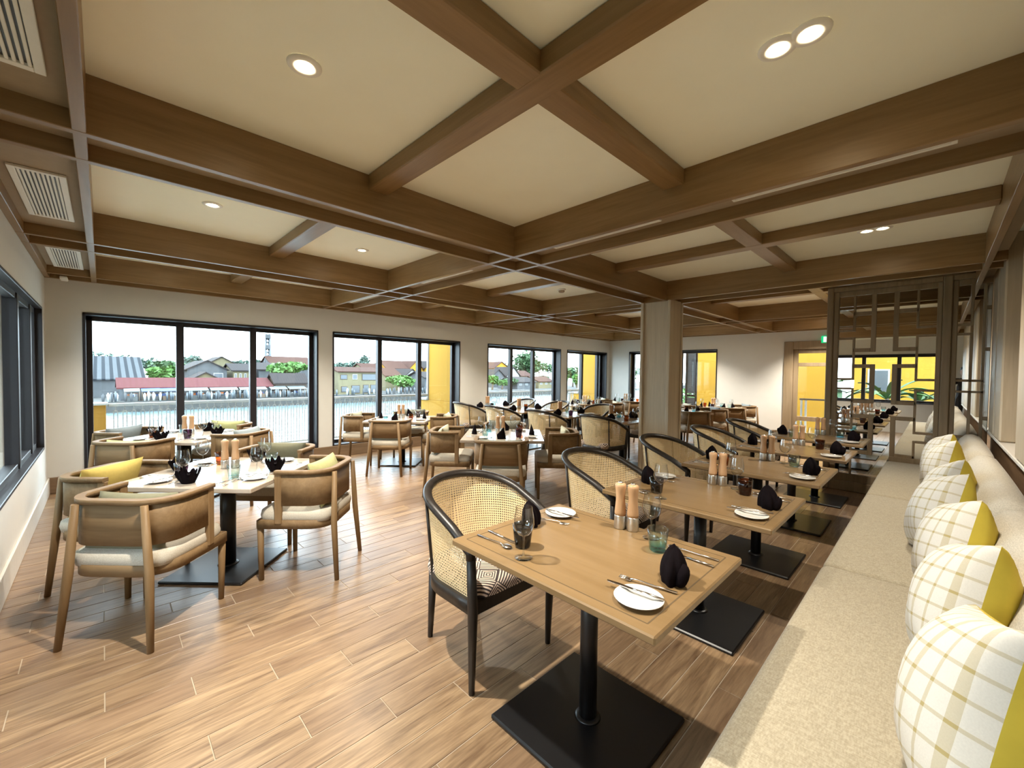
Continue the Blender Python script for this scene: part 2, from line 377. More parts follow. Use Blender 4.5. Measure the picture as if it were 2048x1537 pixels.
    def pillow(s, w, h, t, n=12, mi=(0, 0), T=None):
        for side in (1, -1):
            V = []; F = []
            for i in range(n+1):
                for j in range(n+1):
                    a = -1+2*i/n; b = -1+2*j/n
                    a = math.sin(a*PI/2)*.75 + a*.25; b = math.sin(b*PI/2)*.75 + b*.25
                    th = t/2*(max(0, (1-a**2))*max(0, (1-b**2)))**.42
                    th *= 1 + .05*math.sin(5*a+2*b)
                    V.append((a*w/2*(1-.07*(1-b*b)), -side*th, b*h/2*(1-.07*(1-a*a))))
            for i in range(n):
                for j in range(n):
                    q = (i*(n+1)+j, (i+1)*(n+1)+j, (i+1)*(n+1)+j+1, i*(n+1)+j+1)
                    F.append(q if side == 1 else tuple(reversed(q)))
            s.raw(V, F, mi[0 if side == 1 else 1], True, T)
        return s
    def build(s, name, mats, parent=None, loc=None, rot=None):
        me = bpy.data.meshes.new(name); me.from_pydata(s.v, [], s.f)
        for m in (mats if isinstance(mats, (list, tuple)) else [mats]): me.materials.append(m)
        me.polygons.foreach_set('material_index', s.mi); me.polygons.foreach_set('use_smooth', s.sm)
        if s.uv:
            l = me.uv_layers.new(name='UVMap')
            for lp in me.loops: l.data[lp.index].uv = s.uv[lp.vertex_index]
        me.update()
        o = bpy.data.objects.new(name, me); COL.objects.link(o)
        if parent: o.parent = parent
        if loc: o.location = loc
        if rot: o.rotation_euler = rot
        return o
def Tr(x=0, y=0, z=0, rx=0, ry=0, rz=0): return Matrix.Translation((x, y, z)) @ Matrix.Rotation(rz, 4, 'Z') @ Matrix.Rotation(ry, 4, 'Y') @ Matrix.Rotation(rx, 4, 'X')
def tag(o, label=None, cat=None, group=None, kind=None):
    if label: o['label'] = label
    if cat: o['category'] = cat
    if group: o['group'] = group
    if kind: o['kind'] = kind
    return o
def empty(name, loc=(0, 0, 0), rz=0, parent=None):
    o = bpy.data.objects.new(name, None); COL.objects.link(o); o.empty_display_size = .1
    o.location = loc; o.rotation_euler = (0, 0, rz)
    if parent: o.parent = parent
    return o
KIDS = {}
def kids(o): return [c for c in KIDS_ALL if c.parent == o]
def copy_tree(o, parent=None):
    c = o.copy(); COL.objects.link(c)
    c.parent = parent
    for ch in o.children: copy_tree(ch, c)
    return c
class Proto:
    """first use places the built thing itself, later uses place copies of it and its parts"""
    def __init__(s, o): s.o = o; s.used = False
    def put(s, loc, rz=0, label=None, cat=None, group=None, rot=None):
        if s.used: o = copy_tree(s.o)
        else: o = s.o; s.used = True
        o.location = loc; o.rotation_euler = rot if rot else (0, 0, rz)
        return tag(o, label, cat, group)
def struct(o, label=None): return tag(o, label, kind='structure')

# ------------------------------------------------------------------ room shell
XW, XE, YS, YN = -7.08, .40, -.46, 11.15
HC, HB, HR = 2.725, 2.467, 2.55          # ceiling, beam underside, recess panel
YB, XB = -1.38, 1.25                     # bay behind the photographer
YM = 6.80                                # mirror plane
def proj(x, y, z):
    c = WM.transposed() @ Vector((x, y, z-1.45))
    return None if c.z < .05 else (1024+FPX*c.x/c.z, 768.5+FPX*c.y/c.z)

fl = MB(); fl.box(XW-.02, XB, YB-.02, YN+.02, -.06, -.0025)
floor = struct(fl.build('floor', M_grout), 'floor of wood-look tiles')
PW, PL = .1455, .8745
planks = []
for ci in range(-40, 20):
    x0 = -1.4035 + ci*PW
    for ri in range(-8, 16):
        y0 = 1.4505 + ci*.2915 + ri*PL
        planks.append((x0, y0))
allp = []
for ci in range(-40, 20):
    x0 = -1.4035 + ci*PW
    s0 = (1.4505 + ci*.2915) % PL
    for ri in range(-4, 15):
        y0 = s0 + ri*PL
        ax, bx, ay, by = max(x0, XW), min(x0+PW, XB), max(y0, YB), min(y0+PL, YN)
        if bx-ax < .02 or by-ay < .02: continue
        p = proj((ax+bx)/2, (ay+by)/2, 0)
        whole = bx-ax > PW-.001 and by-ay > PL-.001
        seen = p and -60 < p[0] < 2108 and p[1] < 1620
        allp.append((math.hypot((ax+bx)/2, (ay+by)/2) if seen and whole and ax < -.45 else 99, ax, bx, ay, by))
allp.sort()
G = .002
pm = MB(); pm.box(-PW/2+G, PW/2-G, -PL/2+G, PL/2-G, -.012, 0, .0012)
pp = None
rest = MB()
for k, (d, ax, bx, ay, by) in enumerate(allp):
    if k < 298 and d < 99:
        if pp is None: pp = pm.build('plank', M_plank, floor); o = pp
        else: o = pp.copy(); COL.objects.link(o)
        o.location = ((ax+bx)/2, (ay+by)/2, 0)
    else: rest.box(ax+G, bx-G, ay+G, by-G, -.012, 0)
tag(rest.build('floor_planks', M_plank, floor), kind='stuff')

def wall_x(name, x0, x1, y0, y1, z1, openings, m):
    mb = MB(); cur = y0
    for (a, b, c, d) in sorted(openings):
        mb.box(x0, x1, cur, a, 0, z1)
        if c > 0: mb.box(x0, x1, a, b, 0, c)
        mb.box(x0, x1, a, b, d, z1); cur = b
    mb.box(x0, x1, cur, y1, 0, z1)
    return struct(mb.build(name, m))
def wall_y(name, y0, y1, x0, x1, z1, openings, m):
    mb = MB(); cur = x0
    for (a, b, c, d) in sorted(openings):
        mb.box(cur, a, y0, y1, 0, z1)
        if c > 0: mb.box(a, b, y0, y1, 0, c)
        mb.box(a, b, y0, y1, d, z1); cur = b
    mb.box(cur, x1, y0, y1, 0, z1)
    return struct(mb.build(name, m))
WIN = [(-.16, 2.51, .19, 2.105), (2.75, 5.40, .19, 2.105), (6.18, 8.78, .19, 2.105), (9.05, 11.0, .19, 2.105)]
wall_x('wall_west', XW-.30, XW, YS-.3, YN+.3, HC, WIN, M_wall)
FARW = (-6.40, -3.92, .45, 2.12); DOOR = (-2.40, -1.15, .0, 2.20)
wall_y('wall_north', YN, YN+.30, XW, XE+.3, HC, [FARW, DOOR], M_wall)
LEFTW = (-6.63, -3.1, .583, 2.087)
wall_y('wall_south', YS-.30, YS, XW, -2.75, HC, [LEFTW], M_wall)
wall_x('wall_bay', -2.90, -2.75, YB-.2, YS, HC, [], M_wall)
BACKW = (-2.65, .15, .78, 2.07)
wall_y('wall_back', YB-.2, YB, -2.75, XB+.2, HC, [BACKW], M_wall)
wall_x('wall_bay_east', XB, XB+.15, YB, -.12, HC, [], M_wall)
wall_y('wall_return', -.12, -.02, XE+.15, XB+.15, HC, [], M_wall)

def window(n, plane, pos, a, b, z0, z1, mull, outward, depth=.2, fw=.055):
    """plane 'x' or 'y'; pos = inner wall face; lining, frame bars, panes"""
    root = struct(empty('window_%d' % n, (0, 0, 0)))
    def bx(mb, u0, u1, d0, d1, w0, w1, c=.004):
        d0, d1 = pos+outward*d0, pos+outward*d1
        if plane == 'x': mb.box(d0, d1, u0, u1, w0, w1, c)
        else: mb.box(u0, u1, d0, d1, w0, w1, c)
    for k, (u0, u1, w0, w1) in enumerate(((a-.005, a+.022, z0, z1), (b-.022, b+.005, z0, z1), (a, b, z1-.022, z1+.005), (a, b, z0-.005, z0+.022))):
        mb = MB(); bx(mb, u0, u1, -.012, depth+.08, w0, w1); mb.build('window_lining', M_dark, root)
    d0, d1 = depth-.02, depth+.05
    for (u0, u1, w0, w1) in ((a+.02, a+.02+fw, z0+.02, z1-.02), (b-.02-fw, b-.02, z0+.02, z1-.02), (a+.02, b-.02, z1-.02-fw, z1-.02), (a+.02, b-.02, z0+.02, z0+.02+fw)):
        mb = MB(); bx(mb, u0, u1, d0, d1, w0, w1); mb.build('frame_bar', M_dark, root)
    ed = [a+.03] + list(mull) + [b-.03]
    for mu in mull:
        mb = MB(); bx(mb, mu-.042, mu+.042, d0-.01, d1+.01, z0+.03, z1-.03); mb.build('mullion', M_dark, root)
    for i in range(len(ed)-1):
        mb = MB(); bx(mb, ed[i]+.02, ed[i+1]-.02, depth+.012, depth+.018, z0+.05, z1-.05, 0); mb.build('pane', M_pane, root)
    return root
window(1, 'x', XW, *WIN[0], [.76, 1.63], -1)
window(2, 'x', XW, *WIN[1], [3.68, 4.53], -1)
window(3, 'x', XW, *WIN[2], [7.10, 7.90], -1)
window(4, 'x', XW, *WIN[3], [10.0, 10.80], -1)
window(5, 'y', YN, *FARW, [-5.98, -4.93], 1)
window(6, 'y', YS, *LEFTW, [-6.15, -5.30], -1, .06)
window(7, 'y', YB, *BACKW, [-2.12, -1.42, -.70], -1, .1)

# skirting
def bb(name, x0, x1, y0, y1, m, z=.19):
    mb = MB(); mb.box(x0, x1, y0, y1, 0, z, .006); return struct(mb.build(name, m))
bb('baseboard_west', XW, XW+.018, YS, YN, M_base)
bb('baseboard_north', XW+.02, -2.42, YN-.018, YN, M_base, .20)
bb('baseboard_south', XW+.02, -2.75, YS, YS+.018, M_stone)

# door in the north wall
dr = struct(empty('door_1', (0, 0, 0)), 'brown framed glass door onto the yellow terrace')
for (x0, x1, z0, z1) in ((-2.46, -2.28, 0, 2.24), (-1.27, -1.09, 0, 2.24), (-2.28, -1.27, 2.06, 2.24)):
    mb = MB(); mb.box(x0, x1, YN-.035, YN+.1, z0, z1, .008); mb.build('door_casing', M_lat, dr)
for (x0, x1, z0, z1) in ((-2.28, -2.19, 0, 2.06), (-1.36, -1.27, 0, 2.06), (-2.19, -1.36, 1.97, 2.06), (-2.19, -1.36, 1.68, 1.76), (-2.19, -1.36, .46, .56), (-2.19, -1.36, 0, .16)):
    mb = MB(); mb.box(x0, x1, YN+.02, YN+.07, z0, z1, .006); mb.build('door_rail', M_lat, dr)
for (z0, z1) in ((1.76, 1.97), (.56, 1.68), (.16, .46)):
    mb = MB(); mb.box(-2.19, -1.36, YN+.042, YN+.048, z0, z1); mb.build('pane', M_pane, dr)
# right-hand wall: wainscot, niches, grooved posts
mb = MB(); mb.box(XE+.15, XE+.30, -.02, YN, 0, HC); struct(mb.build('wall_east', M_brownpanel))
mb = MB(); mb.box(XE+.03, XE+.15, -.02, YN, 0, .86, .005); struct(mb.build('trim_1', M_brownpanel), 'brown wainscot behind the bench')
mb = MB(); mb.box(XE-.0, XE+.15, -.02, YN, .862, .892, .006); struct(mb.build('trim_2', M_stone), 'pale ledge along the wainscot')
k = 3
for y0 in (6.24, 5.64, 4.08, 3.54, 1.98, 1.44):
    mb = MB(); mb.box(XE, XE+.15, y0, y0+.50, .895, HC, .012); struct(mb.build('trim_%d' % k, M_post), 'pale upright post on the bench wall'); k += 1
mb = MB(); mb.box(XE-.0, XE+.15, -.02, 1.40, .895, HC, .012); struct(mb.build('trim_%d' % k, M_post)); k += 1
mb = MB(); mb.box(XE+.02, XE+.15, YM+.16, YN, .895, HC, .012); struct(mb.build('trim_%d' % k, M_post)); k += 1

# ------------------------------------------------------------------ ceiling with beams
mb = MB(); mb.box(XW-.3, XB+.3, YB-.3, YN+.3, HC, HC+.12)
ceil = struct(mb.build('ceiling', M_ceil), 'coffered cream ceiling')
T = .045
XS = [(-7.08, -6.69), (-5.25, -4.86), (-2.99, -2.61)]
YSP = [(-.46, -.04), (2.57, 2.97), (5.50, 5.90), (8.45, 8.85)]
for (a, b) in XS + [(.27, .40)]:
    for (x0, x1) in ((a, a+T), (b-T, b)) if b < 0 else ((a, a+T),):
        m2 = MB(); m2.box(x0, x1, YS, YN, HB, HC, .003); m2.build('beam_board', M_beamy, ceil)
    m2 = MB(); m2.box(a+T, b if b > 0 else b-T, YS, YN, HR, HC-.002); m2.build('recess_panel', M_recess, ceil)
for (a, b) in YSP + [(10.75, 11.15)]:
    for (y0, y1) in ((a, a+T), (b-T, b)):
        m2 = MB(); m2.box(XW, XE, y0, y1, HB+.0012, HC, .003); m2.build('beam_board', M_beamx, ceil)
    m2 = MB(); m2.box(XW, XE, a+T, b-T, HR+.0015, HC-.003); m2.build('recess_panel', M_recess, ceil)
m2 = MB(); m2.box(-2.75, XB, YB, YS-.0, HB+.02, HC-.003); m2.build('bay_soffit', M_ceil, ceil)
cofx = [(-6.69, -5.25), (-4.86, -2.99), (-2.61, .27)]
cofy = [(-.04, 2.57), (2.97, 5.50), (5.90, 8.45), (8.85, 10.75)]
for j, (y0, y1) in enumerate(cofy):
    ym = (y0+y1)/2 + (.04 if j < 2 else 0)
    for i, (x0, x1) in enumerate(cofx):
        if i == 2 and j > 1: 
            pass
        m2 = MB(); m2.box(x0, x1, ym-.068, ym+.068, 2.627, HC, .006); m2.build('cross_beam', M_beamx, ceil)
        if i == 2:
            m2 = MB(); m2.box(-1.258, -1.122, y0, y1, 2.6285, HC, .006); m2.build('cross_beam', M_beamy, ceil)
# pillar under the beam crossing
pl = struct(empty('pillar', (0, 0, 0)), 'square veneered pillar under the beam crossing')
mb = MB(); mb.box(-2.955, -2.565+.0, 5.535, 5.865, 0, HB+.02, .004); mb.build('core', M_beamz, pl)
for (x0, x1, y0, y1) in ((-2.985, -2.955, 5.50, 5.535), (-2.60, -2.57, 5.50, 5.535), (-2.565, -2.53, 5.86, 5.90), (-2.985, -2.955, 5.865, 5.90)):
    pass
for (x0, y0) in ((-2.99, 5.50), (-2.595, 5.50), (-2.595, 5.865), (-2.99, 5.865)):
    mb = MB(); mb.box(x0, x0+.045, y0, y0+.045, 0, HB+.01, .006); mb.build('corner_post', M_beamz, pl)

# mirror screen with fretwork
scr = tag(empty('mirror_screen', (0, YM, 0)), 'tall mirror behind brown fretwork lattice at the end of the bench', 'mirror screen')
m, nt, b = mat('silvered_mirror'); b.inputs['Base Color'].default_value = (.86, .87, .86, 1); b.inputs['Metallic'].default_value = 1; b.inputs['Roughness'].default_value = .0
M_mirror = m
mb = MB(); mb.box(-1.02, XE, .012, .13, 0, HC); mb.build('backing', M_lat, scr)
mb = MB(); mb.box(-.96, .05, .004, .011, .1, 2.56); mb.build('mirror_panel', M_mirror, scr)
mb = MB(); mb.box(.05, XE-.005, .004, .011, .1, 2.56); mb.build('mirror_panel', M_mirror, scr)
def bar(x0, x1, z0, z1, d=.022, nm='lattice_bar', c=.003):
    q = MB(); q.box(x0, x1, .0035-d, .0035, z0, z1, c); return q.build(nm, M_lat if z1-z0 > x1-x0 else M_lat, scr)
bar(-1.02, -.955, 0, 2.60, .06, 'frame_stile', .008); bar(-.955, -.90, .12, 2.54, .035, 'frame_stile', .006)
bar(-.015, .03, .12, 2.54, .035, 'frame_stile', .006); bar(.03, .105, 0, 2.60, .06, 'frame_stile', .008); bar(.105, .15, .12, 2.54, .035, 'frame_stile', .006)
bar(-.955, .03, 2.54, 2.60, .06, 'frame_rail', .008); bar(.105, XE-.002, 2.54, 2.60, .06, 'frame_rail', .008)
bar(-.90, -.015, 2.48, 2.54, .03, 'frame_rail'); bar(.15, XE-.002, 2.48, 2.54, .03, 'frame_rail')
bar(-.955, .03, 0, .12, .06, 'frame_rail', .008); bar(-.90, -.015, .12, .215, .03, 'frame_rail'); bar(.105, XE-.002, 0, .215, .06, 'frame_rail', .008)
bar(-.38, -.015, .43, .50, .03, 'frame_rail'); 
for sx in (1, -1):
    X = lambda v: -.4575 + sx*(v+.4575)
    def B(xa, xb, za, zb):
        xa, xb = sorted((X(xa), X(xb))); bar(xa, xb, za, zb)
    tv, kv = (-.757, -.734), (-.583, -.536)
    for (za, zb) in ((1.414, 1.955), (.79, 1.316), (2.03, 2.48), (.215, .71)): B(*tv, za, zb)
    for z in (1.928, 1.414, 1.292, .79, 2.03, .684): B(-.90, tv[0], z, z+.027)
    for (za, zb) in ((1.126, 1.614), (1.768, 2.27), (.486, .985)):
        B(*kv, za, zb); B(tv[1]-.02, kv[0], za, za+.046); B(tv[1]-.02, kv[0], zb-.046, zb)
    B(*kv, 2.27, 2.48)
for (xa, xb, za, zb) in ((.245, .27, 1.414, 1.955), (.245, .27, .79, 1.316), (.245, .27, 2.03, 2.48), (.335, .36, .5, 2.48),
                         (.15, .245, 1.928, 1.955), (.15, .36, 1.414, 1.441), (.15, .36, 1.292, 1.316), (.15, .335, .79, .817), (.15, .245, 2.03, 2.057), (.36, .398, 2.2, 2.24), (.36, .398, 1.75, 1.79), (.36, .398, 1.0, 1.04)):
    bar(xa, xb, za, zb)

# ------------------------------------------------------------------ ceiling fittings
M_lampglow = glow('lamp_glow', (1, .80, .50), 26)
def downlight_proto():
    r = empty('downlight'); q = MB()
    q.lathe([(.030, -.001), (.034, -.007), (.055, -.010), (.066, -.005), (.068, 0)], 24, cap=False); q.build('trim_ring', M_white, r)
    q = MB(); q.lathe([(.0305, -.0005), (.0305, .02)], 20, cap=False); q.build('reflector_ring', M_brushed, r)
    q = MB(); q.lathe([(.0, -.004), (.022, -.0042), (.031, -.0025)], 20, cap=False); q.build('lamp_lens', M_lampglow, r)
    return r
DL = Proto(downlight_proto())
def spot(x, y, w, ang=1.95, blend=.8):
    l = bpy.data.lights.new('downlight_beam', 'SPOT'); l.energy = w; l.color = WARM; l.spot_size = ang; l.spot_blend = blend; l.shadow_soft_size = .03
    o = bpy.data.objects.new('downlight_beam', l); COL.objects.link(o); o.location = (x, y, HC-.03); return o
for (x, y, w, lab) in ((-.466, 1.88, .20, 'lit downlight of the near pair over the bench, away from the wall'), (-.361, 1.88, .20, 'lit downlight of the near pair over the bench, closer to the wall'),
        (-.458, 4.745, .20, 'lit downlight of the far pair over the bench, away from the wall'), (-.355, 4.745, .20, 'lit downlight of the far pair over the bench, closer to the wall'),
        (-1.884, .614, .9, 'lit round downlight alone in the big cream ceiling panel'), (-3.95, .618, .45, 'round downlight nearest the air grilles in the long ceiling bay'),
        (-4.258, 1.954, .5, 'round downlight beyond the cross beam in the long ceiling bay'),
        (-5.95, .62, .5, 'added fill downlight, unseen in the coffer over the corner-window table'), (-5.95, 1.95, .5, 'added fill downlight, unseen in the coffer beside the first river window'),  # unseen downlights, added to brighten the river wall and ceiling
        (-3.95, 3.5, .45, 'added fill downlight, unseen behind the beam over the mid-room table'), (-6.0, 5.0, .5, 'added fill downlight, unseen in the coffer by the second river window'), (-4.2, 10.0, .8, 'added unseen fill downlight over the far dining tables near the blank wall'), (-6.0, 9.8, .8, 'added unseen fill downlight in the coffer at the far corner'),  # these four are added too, unseen fill for mid room and far coffers
        (-.42, 7.6, 1, 'downlight behind the mirror screen near the bench wall'), (-1.75, 10.3, 1.2, 'downlight above the glass door at the far wall'),
        (-3.95, 7.2, .8, 'added unseen fill downlight over the far dining tables past the pillar'), (-6.0, 4.0, .5, 'added unseen fill downlight in the coffer beside the river windows'), (-6.0, 7.3, .7, 'added unseen fill downlight in the coffer near the far river windows')):  # unseen lamps added as fill past the pillar and by the river wall
    DL.put((x, y, HC-.001), 0, lab, 'ceiling light', 'recessed ceiling downlights'); spot(x, y, LAMP_W*w)
def grille(name, L, Wd, n, along, cs, frame=.03):
    r = empty(name)
    def bx(q, a0, a1, b0, b1, z0, z1):
        if along == 'x': q.box(a0, a1, b0, b1, z0, z1, .002)
        else: q.box(b0, b1, a0, a1, z0, z1, .002)
    for (a0, a1, b0, b1) in ((-L/2, L/2, -Wd/2, -Wd/2+frame), (-L/2, L/2, Wd/2-frame, Wd/2), (-L/2, -L/2+frame, -Wd/2+frame, Wd/2-frame), (L/2-frame, L/2, -Wd/2+frame, Wd/2-frame)):
        q = MB(); bx(q, a0, a1, b0, b1, -.014, 0); q.build('frame_bar', M_white, r)
    q = MB(); bx(q, -L/2+.01, L/2-.01, -Wd/2+.01, Wd/2-.01, -.002, 0); q.build('backing', M_dkwin, r)
    sp = (Wd-2*frame)/n
    q = MB(); bx(q, -L/2+frame, L/2-frame, -sp*.28, sp*.28, -.012, -.002); s0 = q.build('slat', M_white, r)
    for i in range(n):
        o = s0 if i == 0 else s0.copy()
        if i: COL.objects.link(o)
        off = -Wd/2+frame+sp*(i+.5); o.location = (0, off, 0) if along == 'x' else (off, 0, 0)
    return r
AC = Proto(grille('air_grille', 1.02, .225, 9, 'x', 0))
for (x, lab) in ((-1.85, 'white slatted air grille cut off by the top edge of the ceiling strip'), (-4.03, 'white slatted air grille between the ceiling beams, the middle one of three'), (-6.15, 'white slatted air grille closest to the river wall corner')):
    AC.put((x, -.25, HR), 0, lab, 'air vent', 'slatted air grilles along the ceiling strip')
SD = Proto(grille('slot_diffuser', .96, .12, 3, 'x', 0, .022))
for (x, y, lab) in ((-.44, 2.77, 'long white slot diffuser in the beam recess over the bench side'), (-1.87, 2.77, 'white slot diffuser in the beam recess nearer the crossing'),
                    (-3.97, 2.77, 'white slot diffuser in the recess between the two beam crossings'), (-6.05, 2.77, 'white slot diffuser in the recess closest to the river wall'),
                    (-3.97, 5.70, 'slot diffuser in the recess of the beam that meets the pillar'), (-1.87, 5.70, 'slot diffuser in the recess between pillar and mirror screen')):
    SD.put((x, y, HR), 0, lab, 'air vent', 'slot diffusers in the beam recesses')
sdt = empty('smoke_detector', (-4.0, 4.955, HC)); tag(sdt, 'round white smoke detector on the ceiling', 'smoke detector')
q = MB(); q.lathe([(.062, 0), (.062, -.018), (.055, -.022)], 20); q.build('base', M_white, sdt)
q = MB(); q.lathe([(.045, -.022), (.045, -.04), (.036, -.048)], 20); q.build('sensor_head', M_recess, sdt)
sns = empty('motion_sensor', (-6.9, -.30, HB)); tag(sns, 'small white sensor box under the beam in the corner', 'sensor')
q = MB(); q.box(-.10, .10, -.03, .03, -.03, 0, .006); q.build('housing', M_white, sns)
ex = empty('exit_sign', (-1.60, YN-.03, 2.26)); tag(ex, 'small green lit exit sign above the glass door', 'exit sign')
M_green = glow('sign_green', (.0, .35, .12), .25); M_sign = glow('sign_white', (.9, 1, .9), .3)
q = MB(); q.box(-.17, .17, -.012, .03, -.075, .075, .005); q.build('case', M_green, ex)
q = MB(); q.box(-.13, -.05, -.016, -.012, -.055, .055); q.build('door_symbol', M_sign, ex)
q = MB(); q.ellip(.014, .002, .014, T=Tr(.02, -.014, .045)); q.tube([(.02, -.014, .028), (.01, -.014, -.01)], .010, 6); q.tube([(.01, -.014, -.01), (.03, -.014, -.05)], .007, 6); q.tube([(.01, -.014, -.01), (-.02, -.014, -.045)], .007, 6)
q.tube([(.018, -.014, .022), (.045, -.014, .0)], .006, 6); q.tube([(.018, -.014, .022), (-.01, -.014, .005)], .006, 6); q.build('running_figure', M_sign, ex)
q = MB(); q.raw([(.08, -.0135, 0), (.12, -.0135, .035), (.12, -.0135, -.035), (.08, -.017, 0), (.12, -.017, .035), (.12, -.017, -.035)], [(0, 1, 2), (5, 4, 3), (0, 3, 4, 1), (1, 4, 5, 2), (2, 5, 3, 0)]); q.box(.12, .155, -.017, -.0135, -.012, .012); q.build('arrow', M_sign, ex)

# ------------------------------------------------------------------ furniture prototypes
def upath(w, yf, yb, r, n=8):
    P = [(w, yf, 1, 0), (w, (yf+yb+r)/2, 1, 0)]
    for i in range(n+1):
        a = i/n*PI/2; P.append((w-r+r*math.cos(a), yb+r-r*math.sin(a), math.cos(a), -math.sin(a)))
    Q = [(-x, y, -nx, ny) for (x, y, nx, ny) in reversed(P)]
    return P + [(0, yb, 0, -1)] + Q
def wood_chair():
    r = empty('wooden_armchair')
    U = upath(.265, .115, -.235, .15)
    q = MB(); q.band(U, .525, .745, .014); q.build('backrest', M_oakh, r)
    q = MB(); q.band(U, .742, .768, .040); q.build('top_rail', M_oakh, r)
    S = upath(.255, .235, -.235, .14)
    q = MB(); q.band(S, .365, .425, .026); q.box(-.262, .262, .215, .245, .365, .425, .004); q.build('seat_frame', M_oakh, r)
    q = MB(); q.ellip(.262, .252, .055, .45, .35, 10, 32, T=Tr(0, .005, .445)); q.build('seat_cushion', M_seat, r)
    for s in (1, -1):
        q = MB(); q.tube([(s*.240, -.292, 0), (s*.212, -.262, .38), (s*.180, -.252, .744)], [.0155, .021, .017], 10); q.build('leg', M_oak, r)
        q = MB(); q.tube([(s*.238, .222, 0), (s*.240, .225, .20), (s*.242, .226, .40)], [.016, .019, .022], 10); q.build('leg', M_oak, r)
        q = MB(); q.box(s*.262-.014, s*.262+.014, .070, .118, .40, .745, .005); q.build('arm_post', M_oak, r)
    return r
CH = Proto(wood_chair())
def cane_chair():
    r = empty('cane_armchair')
    n = 12
    def zt(t):  # rail height along the U, t 0..1
        s = abs(t-.5)*2
        return .655 + .205*max(0.0, math.cos(s*PI/2))**.85
    UT = upath(.285, .215, -.315, .265, 12); UL = upath(.262, .215, -.250, .22, 12)
    k = len(UT)
    def param(U):
        d = [0]
        for i in range(1, k): d.append(d[-1]+math.hypot(U[i][0]-U[i-1][0], U[i][1]-U[i-1][1]))
        return [x/d[-1] for x in d], d[-1]
    tt, LT = param(UT); tl, LL = param(UL)
    rail = [(UT[i][0], UT[i][1], zt(tt[i])) for i in range(k)]
    rail = [(rail[0][0], rail[0][1]+.005, rail[0][2]-.03)] + rail + [(rail[-1][0], rail[-1][1]+.005, rail[-1][2]-.03)]
    q = MB(); q.tube(rail, .022, 10, squash=(.95, 1.1)); q.build('top_rail', M_ebony, r)
    q = MB(); V = []; F = []; uv = []
    H = 6
    for i in range(k):
        for h in range(H+1):
            a = h/H
            x = UL[i][0]*(1-a)+UT[i][0]*a; y = UL[i][1]*(1-a)+UT[i][1]*a; z = .425*(1-a)+zt(tt[i])*a
            V.append((x, y, z)); uv.append((tt[i]*1.35, z))
    for i in range(k-1):
        for h in range(H): F.append((i*(H+1)+h, (i+1)*(H+1)+h, (i+1)*(H+1)+h+1, i*(H+1)+h+1))
    q.raw(V, F, 0, True); q.uv = uv; q.build('cane_panel', M_cane, r)
    q = MB(); q.band(UL, .365, .43, .034); q.box(-.262, .262, .195, .228, .365, .425, .004); q.build('seat_frame', M_ebony, r)
    q = MB(); q.ellip(.245, .235, .055, .4, .3, 10, 32, T=Tr(0, -.005, .435)); q.build('seat_cushion', M_velvet, r)
    for s in (1, -1):
        q = MB(); q.tube([(s*.262, .205, 0), (s*.266, .212, .38), (s*.283, .216, .665)], [.014, .024, .021], 10); q.build('leg', M_ebony, r)
        q = MB(); q.tube([(s*.165, -.275, 0), (s*.175, -.235, .38)], [.014, .024], 10); q.build('leg', M_ebony, r)
        i = 6 if s == 1 else k-7
        q = MB(); q.tube([(UL[i][0]+UL[i][2]*.008, UL[i][1]+UL[i][3]*.008, .42), (UT[i][0]+UT[i][2]*.008, UT[i][1]+UT[i][3]*.008, zt(tt[i])-.005)], .008, 8); q.build('back_stile', M_ebony, r)
    return r
CC = Proto(cane_chair())
def table(name, hx, hy, z, top, pr, plate, inlay, th=.028):
    r = empty(name)
    q = MB(); q.box(-hx, hx, -hy, hy, z-th, z, .005); tp = q.build('tabletop', top, r)
    if inlay:
        q = MB(); w = .0022; g = .046
        for (a, b, c, d) in ((-hx+g, hx-g, -hy+g-w, -hy+g+w), (-hx+g, hx-g, hy-g-w, hy-g+w), (-hx+g-w, -hx+g+w, -hy+g, hy-g), (hx-g-w, hx-g+w, -hy+g, hy-g)):
            q.box(a, b, c, d, z-.003, z+.0005)
        q.build('inlay', M_inlay, tp)
    q = MB(); q.lathe([(pr, .018), (pr, z-th-.012)], 20); q.build('pole', M_black, r)
    q = MB(); q.box(-.2, .2, -.03, .03, z-th-.016, z-th, .003); q.box(-.03, .03, -.2, .2, z-th-.016, z-th-.0005, .003); q.build('top_bracket', M_black, r)
    q = MB(); q.box(-plate, plate, -plate, plate, 0, .02, .006); q.lathe([(pr+.018, .02), (pr+.014, .026), (pr+.002, .03)], 20); q.build('base_plate', M_black, r)
    return r
ZT, ZS = .73, .71
TB = Proto(table('bench_table', .465, .364, ZT, M_table, .036, .288, True))
TM = Proto(table('dining_table', .465, .364, ZT, M_table, .05, .288, True))
TS = Proto(table('square_table', .465, .465, ZS, M_sqtop, .05, .285, False, .032))

